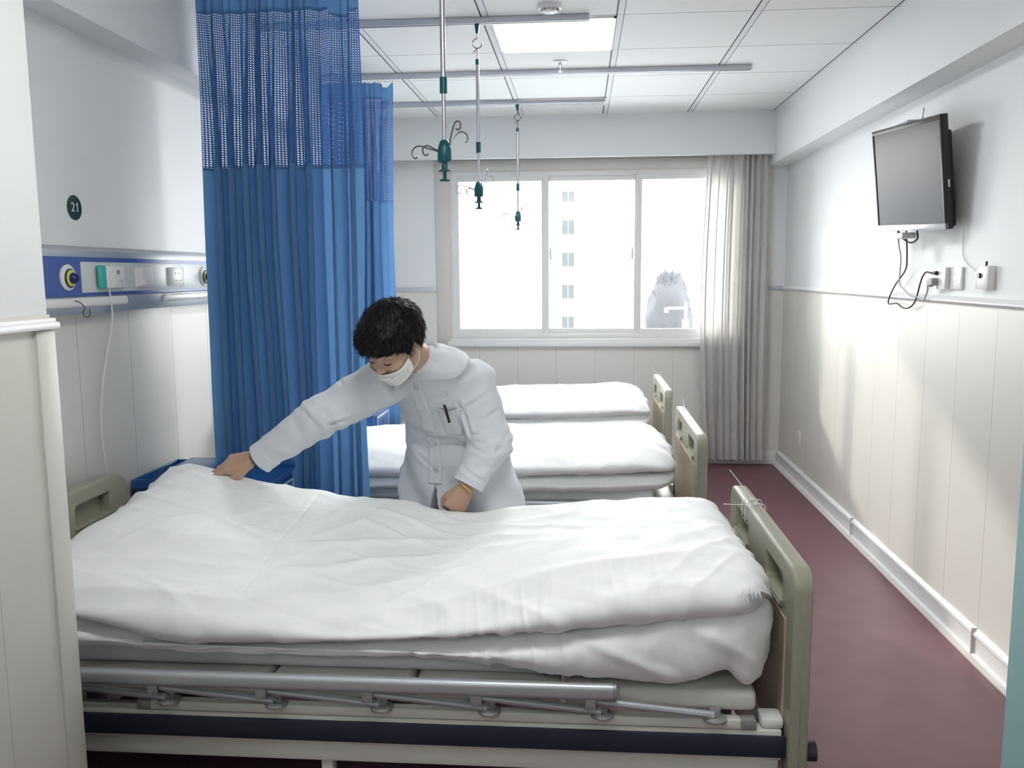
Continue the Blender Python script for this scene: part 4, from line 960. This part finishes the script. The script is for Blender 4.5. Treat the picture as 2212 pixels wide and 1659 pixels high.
def coat_raw(p, wrinkle=True):
    d, l, fr = loft(p, coat_w, coat_d); z = p[:, 2]
    d = smax(d, z-1.255, .02); d = np.maximum(d, .36-z)
    if wrinkle:
        # long folds running from shoulder to waist, loose folds of the skirt
        k = np.clip((.98-z)/.25, 0, 1)
        d = d-.010*k*np.sin(l*34+z*3+2*np.sin(z*9))-.010*ridge(np.stack([l*7+z*6, z*4-l*5, fr*3], 1), 4)*np.clip((1.25-z)/.2, 0, 1)-.006*ridge(np.stack([l*13-z*7, z*6+l*5, fr*3], 1), 14)
        d = d-.006*np.exp(-((z-.955+.25*l)/.016)**2)*(1+0*l)+.004*np.exp(-((z-.925+.25*l)/.012)**2)
    def sleeve(a, e, w, ra, re, rw, seed, elbow):
        s1 = caps(p, a, e, ra, re); s2 = caps(p, e, w, re, rw); s = smin(s1, s2, .03)
        cut = (p-w)@((w-e)/np.linalg.norm(w-e)); s = smax(s, cut, .004)
        if wrinkle:
            u = (e-a)/np.linalg.norm(e-a); te = (p-e)@u; v = (w-e)/np.linalg.norm(w-e); tw = (p-e)@v
            q = np.stack([p[:, 0]*9, p[:, 1]*9, p[:, 2]*9], 1)
            n_ = vnoise(q, seed); bend = np.exp(-(np.linalg.norm(p-e, axis=1)/.095)**2)
            s = s-bend*.0050*(1+n_)*np.sin(te*110+n_*5)-.0065*ridge(np.stack([tw*16+n_, p[:, 2]*5, p[:, 0]*5], 1), seed+1)-.004*n_
            root = np.exp(-(np.linalg.norm(p-a, axis=1)/.10)**2); s = s-root*.005*(1+n_)*np.sin(te*80+n_*4)
        return s
    sR = sleeve(RS, RE, RW, .082, .064, .049, 60, 0); sL = sleeve(LS, LE, LW, .080, .068, .049, 70, 0)
    d = smin(d, sR, .022); d = smin(d, sL, .007)
    # crease where the left sleeve lies against the body
    if wrinkle:
        for i, (a, b_) in enumerate(CREASES):
            a = np.array(a)*(1, .35, 1); ab = np.array(b_)*(1, .35, 1)-a; q = p*np.array((1, .35, 1))-a
            t = np.clip(q@ab/(ab@ab), -.2, 1.2); dd = np.linalg.norm(q-t[:, None]*ab, axis=1); k = np.sin(np.clip((t+.2)/1.4, 0, 1)*PI)**.6
            d = d+k*(.0085*np.exp(-(dd/.0058)**2)-.0042*np.exp(-((dd-.014)/.008)**2))
    # front slit
    hw = np.clip((.745-z)*.22, 0, .05); sl = np.maximum(np.abs(l+.0)-hw, -(fr-.02)); d = np.where(z < .76, np.maximum(d, -sl), d)
    # sleeve openings
    for e, w in ((RE, RW), (LE, LW)):
        v = (w-e)/np.linalg.norm(w-e); d = np.maximum(d, -caps(p, w-v*.03, w+v*.03, .040, .040)) if False else d
    return d
me = mesh_sdf('coat', coat_raw, (-1.16, 2.62, .33), (-.12, 3.42, 1.30), .0042); smooth_mesh(me, 2)
coat = padd('coat', me, m_coat); coat['label'] = 'long white buttoned coat'
# cuffs
def ringband(a, v, r, wd, th, name, m, par=coat, tilt=None):
    v = np.array(v)/np.linalg.norm(v); x = np.cross(v, (0, 0, 1.)); x /= np.linalg.norm(x); y = np.cross(v, x); mb = MB(); n = 40
    prof = [(r, 0), (r+th, .0015), (r+th, wd-.001), (r, wd), (r-th*.6, wd-.002), (r-th*.6, .002)]
    t_ = bmesh.new(); rings = []
    for k in range(n):
        an = 2*PI*k/n; rings.append([t_.verts.new(Vector(a+v*s+(x*math.cos(an)+y*math.sin(an))*q)) for q, s in prof])
    for k in range(n):
        for j in range(len(prof)): t_.faces.new((rings[k][j], rings[(k+1) % n][j], rings[(k+1) % n][(j+1) % len(prof)], rings[k][(j+1) % len(prof)]))
    mb._add(t_); mb.xf(Matrix.Translation(-PO)); return mb.build(name, m, par, 60)
ringband(RW-.040*(RW-RE)/np.linalg.norm(RW-RE), RW-RE, .0495, .046, .004, 'cuff', m_coat)
ringband(LW-.040*(LW-LE)/np.linalg.norm(LW-LE), LW-LE, .0505, .046, .004, 'cuff', m_coat)
ringband(LW+.012*(LW-LE)/np.linalg.norm(LW-LE), (LW-LE)+np.array((-.05, 0, 0)), .0300, .008, .0035, 'bracelet', m_gold, person)
u_ = ringband(RW+.004*(RW-RE)/np.linalg.norm(RW-RE), RW-RE, .0300, .016, .003, 'inner_sleeve', m_cab, person)
# trousers and shoes
def trouser_sdf(p):
    d = None
    for s in (-1, 1):
        hip = np.array((-.452, 3.14, .86))+Lx*s*.08; knee = np.array((-.445, 3.15, .48))+Lx*s*.10; ank = np.array((-.44, 3.19, .09))+Lx*s*.11
        q = smin(caps(p, hip, knee, .100, .078), caps(p, knee, ank, .076, .066), .02)
        d = q if d is None else smin(d, q, .02)
    return smax(smax(d, .055-p[:, 2], .004), p[:, 2]-.93, .01)
me = mesh_sdf('trousers', trouser_sdf, (-.72, 2.92, .03), (-.18, 3.36, .98), .007); smooth_mesh(me, 2); padd('trousers', me, m_trouser)
for s in (-1, 1):
    ank = np.array((-.44, 3.19, .0))+Lx*s*.11
    def shoe(p):
        d = smin(caps(p, ank+np.array((0, .03, .04)), ank+np.append(F[:2]*.15, .03), .040, .032), caps(p, ank+np.array((0, 0, .05)), ank+np.array((0, 0, .075)), .04, .037), .02)
        return smax(d, .002-p[:, 2], .004)
    me = mesh_sdf('shoe', shoe, ank-.26+np.array((0, 0, .25)), ank+.26-np.array((0, 0, .10)), .006); smooth_mesh(me, 1); padd('shoe', me, m_white)

def march(p0, dr, f, tmax=.5, iso=0.):
    """vectorised sphere-ish march from outside"""
    p0 = np.array(p0, float); dr = np.array(dr, float); t = np.zeros(len(p0)); 
    for _ in range(160):
        d = f(p0+dr*t[:, None])-iso; t = np.minimum(t+np.clip(d*.55, 0.0003, .02)*(d > .0004), tmax)
    return p0+dr*t[:, None]
def coat_front(z, l, iso):
    z = np.array(z, float); l = np.array(l, float)+0*z; c = np.stack([np.interp(z, sp_z, sp_c[:, 0]), np.interp(z, sp_z, sp_c[:, 1]), z], 1)
    p0 = c+F*.24+Lx*l[:, None]; return march(p0, np.tile(-F, (len(z), 1)), lambda q: coat_raw(q), .4, iso)
def strip_mesh(name, rows, m, par, th=.0025):
    A = np.array(rows); nr, nc = A.shape[:2]; me = bpy.data.meshes.new(name); idx = np.arange(nr*nc).reshape(nr, nc)
    q = np.stack([idx[:-1, :-1], idx[:-1, 1:], idx[1:, 1:], idx[1:, :-1]], -1).reshape(-1, 4)
    me.from_pydata((A.reshape(-1, 3)-np.array(PO)).tolist(), [], q.tolist()); o = link(name, me, m, par, 180)
    md = o.modifiers.new('s', 'SOLIDIFY'); md.thickness = th; md.offset = 0; return o
# placket: raised strip down the front
zz = np.linspace(1.185, .748, 90)
rows = [coat_front(zz, -.026+.052*k/8, .0022 if 0 < k < 8 else .0005) for k in range(9)]
strip_mesh('placket', np.array(rows), m_coat, coat, .003)
for z in (1.045, .905, .80, 1.12):
    c = coat_front([z], [0.004], .0045)[0]; mb = MB(); ax = Vector((*F[:2], -.25)).normalized()
    mb.lathe([(.001, 0), (.0105, 0), (.0115, .0012), (.0105, .003), (.008, .0024), (.001, .0024)], Vector(c)-PO, ax, 20); mb.build('coat_button', m_btn, coat, 40)
# breast pocket with a pen
zz = np.linspace(1.045, .945, 24)
rows = [coat_front(zz+(-.012*(1-abs(k-6)/6)**1 if True else 0)*np.clip((zz-1.03)/.015, 0, 1), .062+.076*k/12*1.0, .004+.004*math.sin(k/12*PI)) for k in range(13)]
rows = np.array(rows)
rad = np.clip((.975-zz)/.03, 0, 1)**2
for k in range(13):
    s = (k-6)/6; sh = -s*abs(s)*.014*rad; rows[k] += Lx*sh[:, None]
strip_mesh('pocket', rows, m_coat, coat, .0025)
pb = coat_front([1.040], [.095], .008)[0]; ax = Vector((.28, -.10, -.95)).normalized()
t = thing('pen', 'black pen clipped in the breast pocket of the white coat', 'pen', tuple(pb))
MB().cyl(-ax*.018, ax*.045, .0045, seg=12).build('barrel', m_black, t)
MB().cyl(-ax*.030, -ax*.018, .0035, .0045, 12).build('cap_end', m_silver, t)
MB().tube([-ax*.024, -ax*.020+Vector((-.004, -.008, 0)), ax*.018+Vector((-.004, -.008, 0))], .0014, 6).build('clip', m_silver, t)
# collar lying round the neck
nA = np.array((-.20, -.42, .885)); nA /= np.linalg.norm(nA); nF = F-nA*(F@nA); nF /= np.linalg.norm(nF); nR = np.cross(nF, nA)
if nR@Lx < 0: nR = -nR
Nc = np.array((-.535, 2.838, 1.205))
ths = np.radians(np.linspace(5, 355, 96)); rows = []
dirs = np.stack([nF*math.cos(a)+nR*math.sin(a) for a in ths])
inner = Nc+dirs*.064+nA*.030
top = Nc+dirs*.070+nA*.040
rows = [inner-nA*.03, inner, top]
fr_ = np.clip(1-np.abs(np.minimum(ths, 2*PI-ths)-.24)/.35, 0, 1)
wide = .056-.030*np.clip(fr_-.55, 0, 1)/.45
for s in np.linspace(.2, 1, 9):
    R_ = .070+wide*s
    q0 = Nc+dirs*R_[:, None]+nA*(.035-.075*s)
    q = q0.copy()
    for _ in range(12):
        f0 = coat_raw(q); gr = np.stack([coat_raw(q+np.eye(3)[a]*.002)-f0 for a in range(3)], 1)/.002
        q = q-gr*((f0-.012)/(np.sum(gr*gr, 1)+1e-6))[:, None]*.7
    w_ = min(1, s*1.6); rows.append((top+(q0-top)*1.0)*(1-w_)+q*w_)
strip_mesh('collar', np.array(rows), m_coat, coat, .006)
rows = [Nc+dirs*.058-nA*.03, Nc+dirs*.058+nA*.020, Nc+dirs*.054+nA*.028]
d2 = np.stack([nF*math.cos(a)+nR*math.sin(a) for a in np.linspace(0, 2*PI, 60)])
strip_mesh('undershirt', np.array([Nc+d2*.050-nA*.03, Nc+d2*.056-nA*.0, Nc+d2*.057+nA*.018]), m_dkshirt, person, .003)

# hair
def hair_sdf(p):
    q = to_head(p); a, b_, c = q[:, 0], q[:, 1], q[:, 2]
    d = ell(q, (0, -.018, .036), (.098, .110, .098))
    d = smin(d, ell(q, (0, .060, .062), (.070, .046, .045)), .03)
    h = np.interp(b_, [-.12, -.03, -.012, .004, .022, .05, .095], [-.085, -.060, .020, .018, -.022, .014, .036])
    h = h+.006*vnoise(q*70, 2)*np.clip(b_*20, 0, 1)
    d = smax(d, h-c, .008)
    qq = np.stack([a*55, b_*30, c*40], 1); d = d-.0022*ridge(qq, 8)-.0018*vnoise(q*120, 9)-.004*vnoise(q*20, 12)
    return d
me = mesh_sdf('hair', hair_sdf, Hc-.175, Hc+.175, .0026); 
hv = np.zeros(len(me.vertices)*3); me.vertices.foreach_get('co', hv); hv = hv.reshape(-1, 3); hn = np.zeros(len(me.vertices)*3); me.vertices.foreach_get('normal', hn); hn = hn.reshape(-1, 3)
hair = padd('hair', me, m_hair); hair['label'] = 'short thick black hair'
rs = np.random.RandomState(12); sel = rs.choice(len(hv), 5200); V = []; Fc = []
crown = from_head((0, -.06, .10))
for i in sel:
    p = hv[i]; nrm = hn[i]; v = p-crown; v -= nrm*(v@nrm); L_ = np.linalg.norm(v)+1e-6; v /= L_
    v = v+rs.randn(3)*.22; v -= nrm*(v@nrm); v /= np.linalg.norm(v)
    ln = .012+.016*rs.rand(); out = .05+.22*rs.rand(); s = np.cross(v, nrm)*.00055
    p0 = p-nrm*.002; p1 = p+v*ln*.5+nrm*ln*out*.55; p2 = p+v*ln+nrm*ln*out*.7
    k = len(V); V += [p0-s, p0+s, p0+nrm*.0008, p1-s*.8, p1+s*.8, p1+nrm*.0007, p2]
    Fc += [(k, k+1, k+4, k+3), (k+1, k+2, k+5, k+4), (k+2, k, k+3, k+5), (k+3, k+4, k+6), (k+4, k+5, k+6), (k+5, k+3, k+6)]
me = bpy.data.meshes.new('hair_strands'); me.from_pydata([tuple(x) for x in V], [], Fc); st_ = padd('hair_strands', me, m_hair, person, None); st_['kind'] = 'stuff'
# eyebrows, lashes, mask
def on_face(a, c, iso=.001):
    a = np.array(a, float); c = np.array(c, float)
    q0 = np.stack([a, np.full(len(a), .16), c], 1); dr = np.tile((0, -1., 0), (len(a), 1))
    return march(q0, dr, head_sdf, .2, iso)
for s in (-1, 1):
    a = np.linspace(.014, .050, 10)*s; c = .0225+.004*np.sin(np.linspace(0, PI, 10))-.002*np.linspace(0, 1, 10)
    pts = from_head(on_face(a, c, .0008)); mb = MB(); mb.tube([Vector(x) for x in pts], [.0016, .003, .0035, .0036, .0034, .003, .0026, .0022, .0016, .0008], 6); mb.xf(Matrix.Translation(-PO)); mb.build('eyebrow', m_hair, person)
    a = np.linspace(.018, .046, 10)*s; c = -.0085-.0035*np.sin(np.linspace(0, PI, 10))
    pts = from_head(on_face(a, c, .0006)); mb = MB(); mb.tube([Vector(x) for x in pts], [.0007, .0014, .0019, .0021, .0022, .0022, .0021, .0018, .0013, .0006], 6); mb.xf(Matrix.Translation(-PO)); mb.build('eyelash', m_hair, person)
    a = np.linspace(.018, .046, 10)*s; c = .0065-.002*np.cos(np.linspace(0, 2*PI, 10))
    pts = from_head(on_face(a, c, .0002)); mb = MB(); mb.tube([Vector(x) for x in pts], [.0003, .0005, .0006, .0006, .0006, .0006, .0006, .0006, .0005, .0003], 5); mb.xf(Matrix.Translation(-PO)); mb.build('eyelid_fold', m_lid_shade, person)  # thin dark line paints the shade of the eyelid crease
nu, nw = 41, 24; rows = []
th = np.linspace(-1.18, 1.18, nu)
for j in range(nw):
    w = j/(nw-1)
    c = (-.044+.018*np.abs(th/1.18)**1.6)*(1-w)+(-.112+.030*np.abs(th/1.18)**2)*w
    dr = np.stack([np.sin(th), np.cos(th), 0*th], 1)
    q0 = np.stack([0*th, 0*th+.0, c], 1)+dr*.17
    hit = march(q0, -dr, head_sdf, .17, .003)
    rad_ = np.linalg.norm(hit[:, :2], axis=1)
    floor_r = (.102-.030*w)*np.exp(-(th/.55)**2)+(1-np.exp(-(th/.55)**2))*rad_
    rad_ = np.maximum(rad_, floor_r)+.0035*math.sin(w*PI)+.0012*math.sin(w*PI*7)
    rows.append(from_head(np.stack([np.sin(th)*rad_, np.cos(th)*rad_, c], 1)))
mask = strip_mesh('face_mask', np.array(rows), m_mask, person, .0016); mask['label'] = 'white face mask slipped below the nose'
for s, i0 in ((-1, 0), (1, nu-1)):
    for j, e in ((0, (.083*s, -.008, .018)), (nw-1, (.082*s, -.012, -.034))):
        p0 = Vector(rows[j][i0]); p2 = Vector(from_head(e)); p1 = p0.lerp(p2, .5)+Vector(from_head((.010*s, 0, 0))-from_head((0, 0, 0)))
        mb = MB(); mb.tube(spline([p0, p1, p2], 6), .0013, 6); mb.xf(Matrix.Translation(-PO)); mb.build('ear_loop', m_mask, mask)
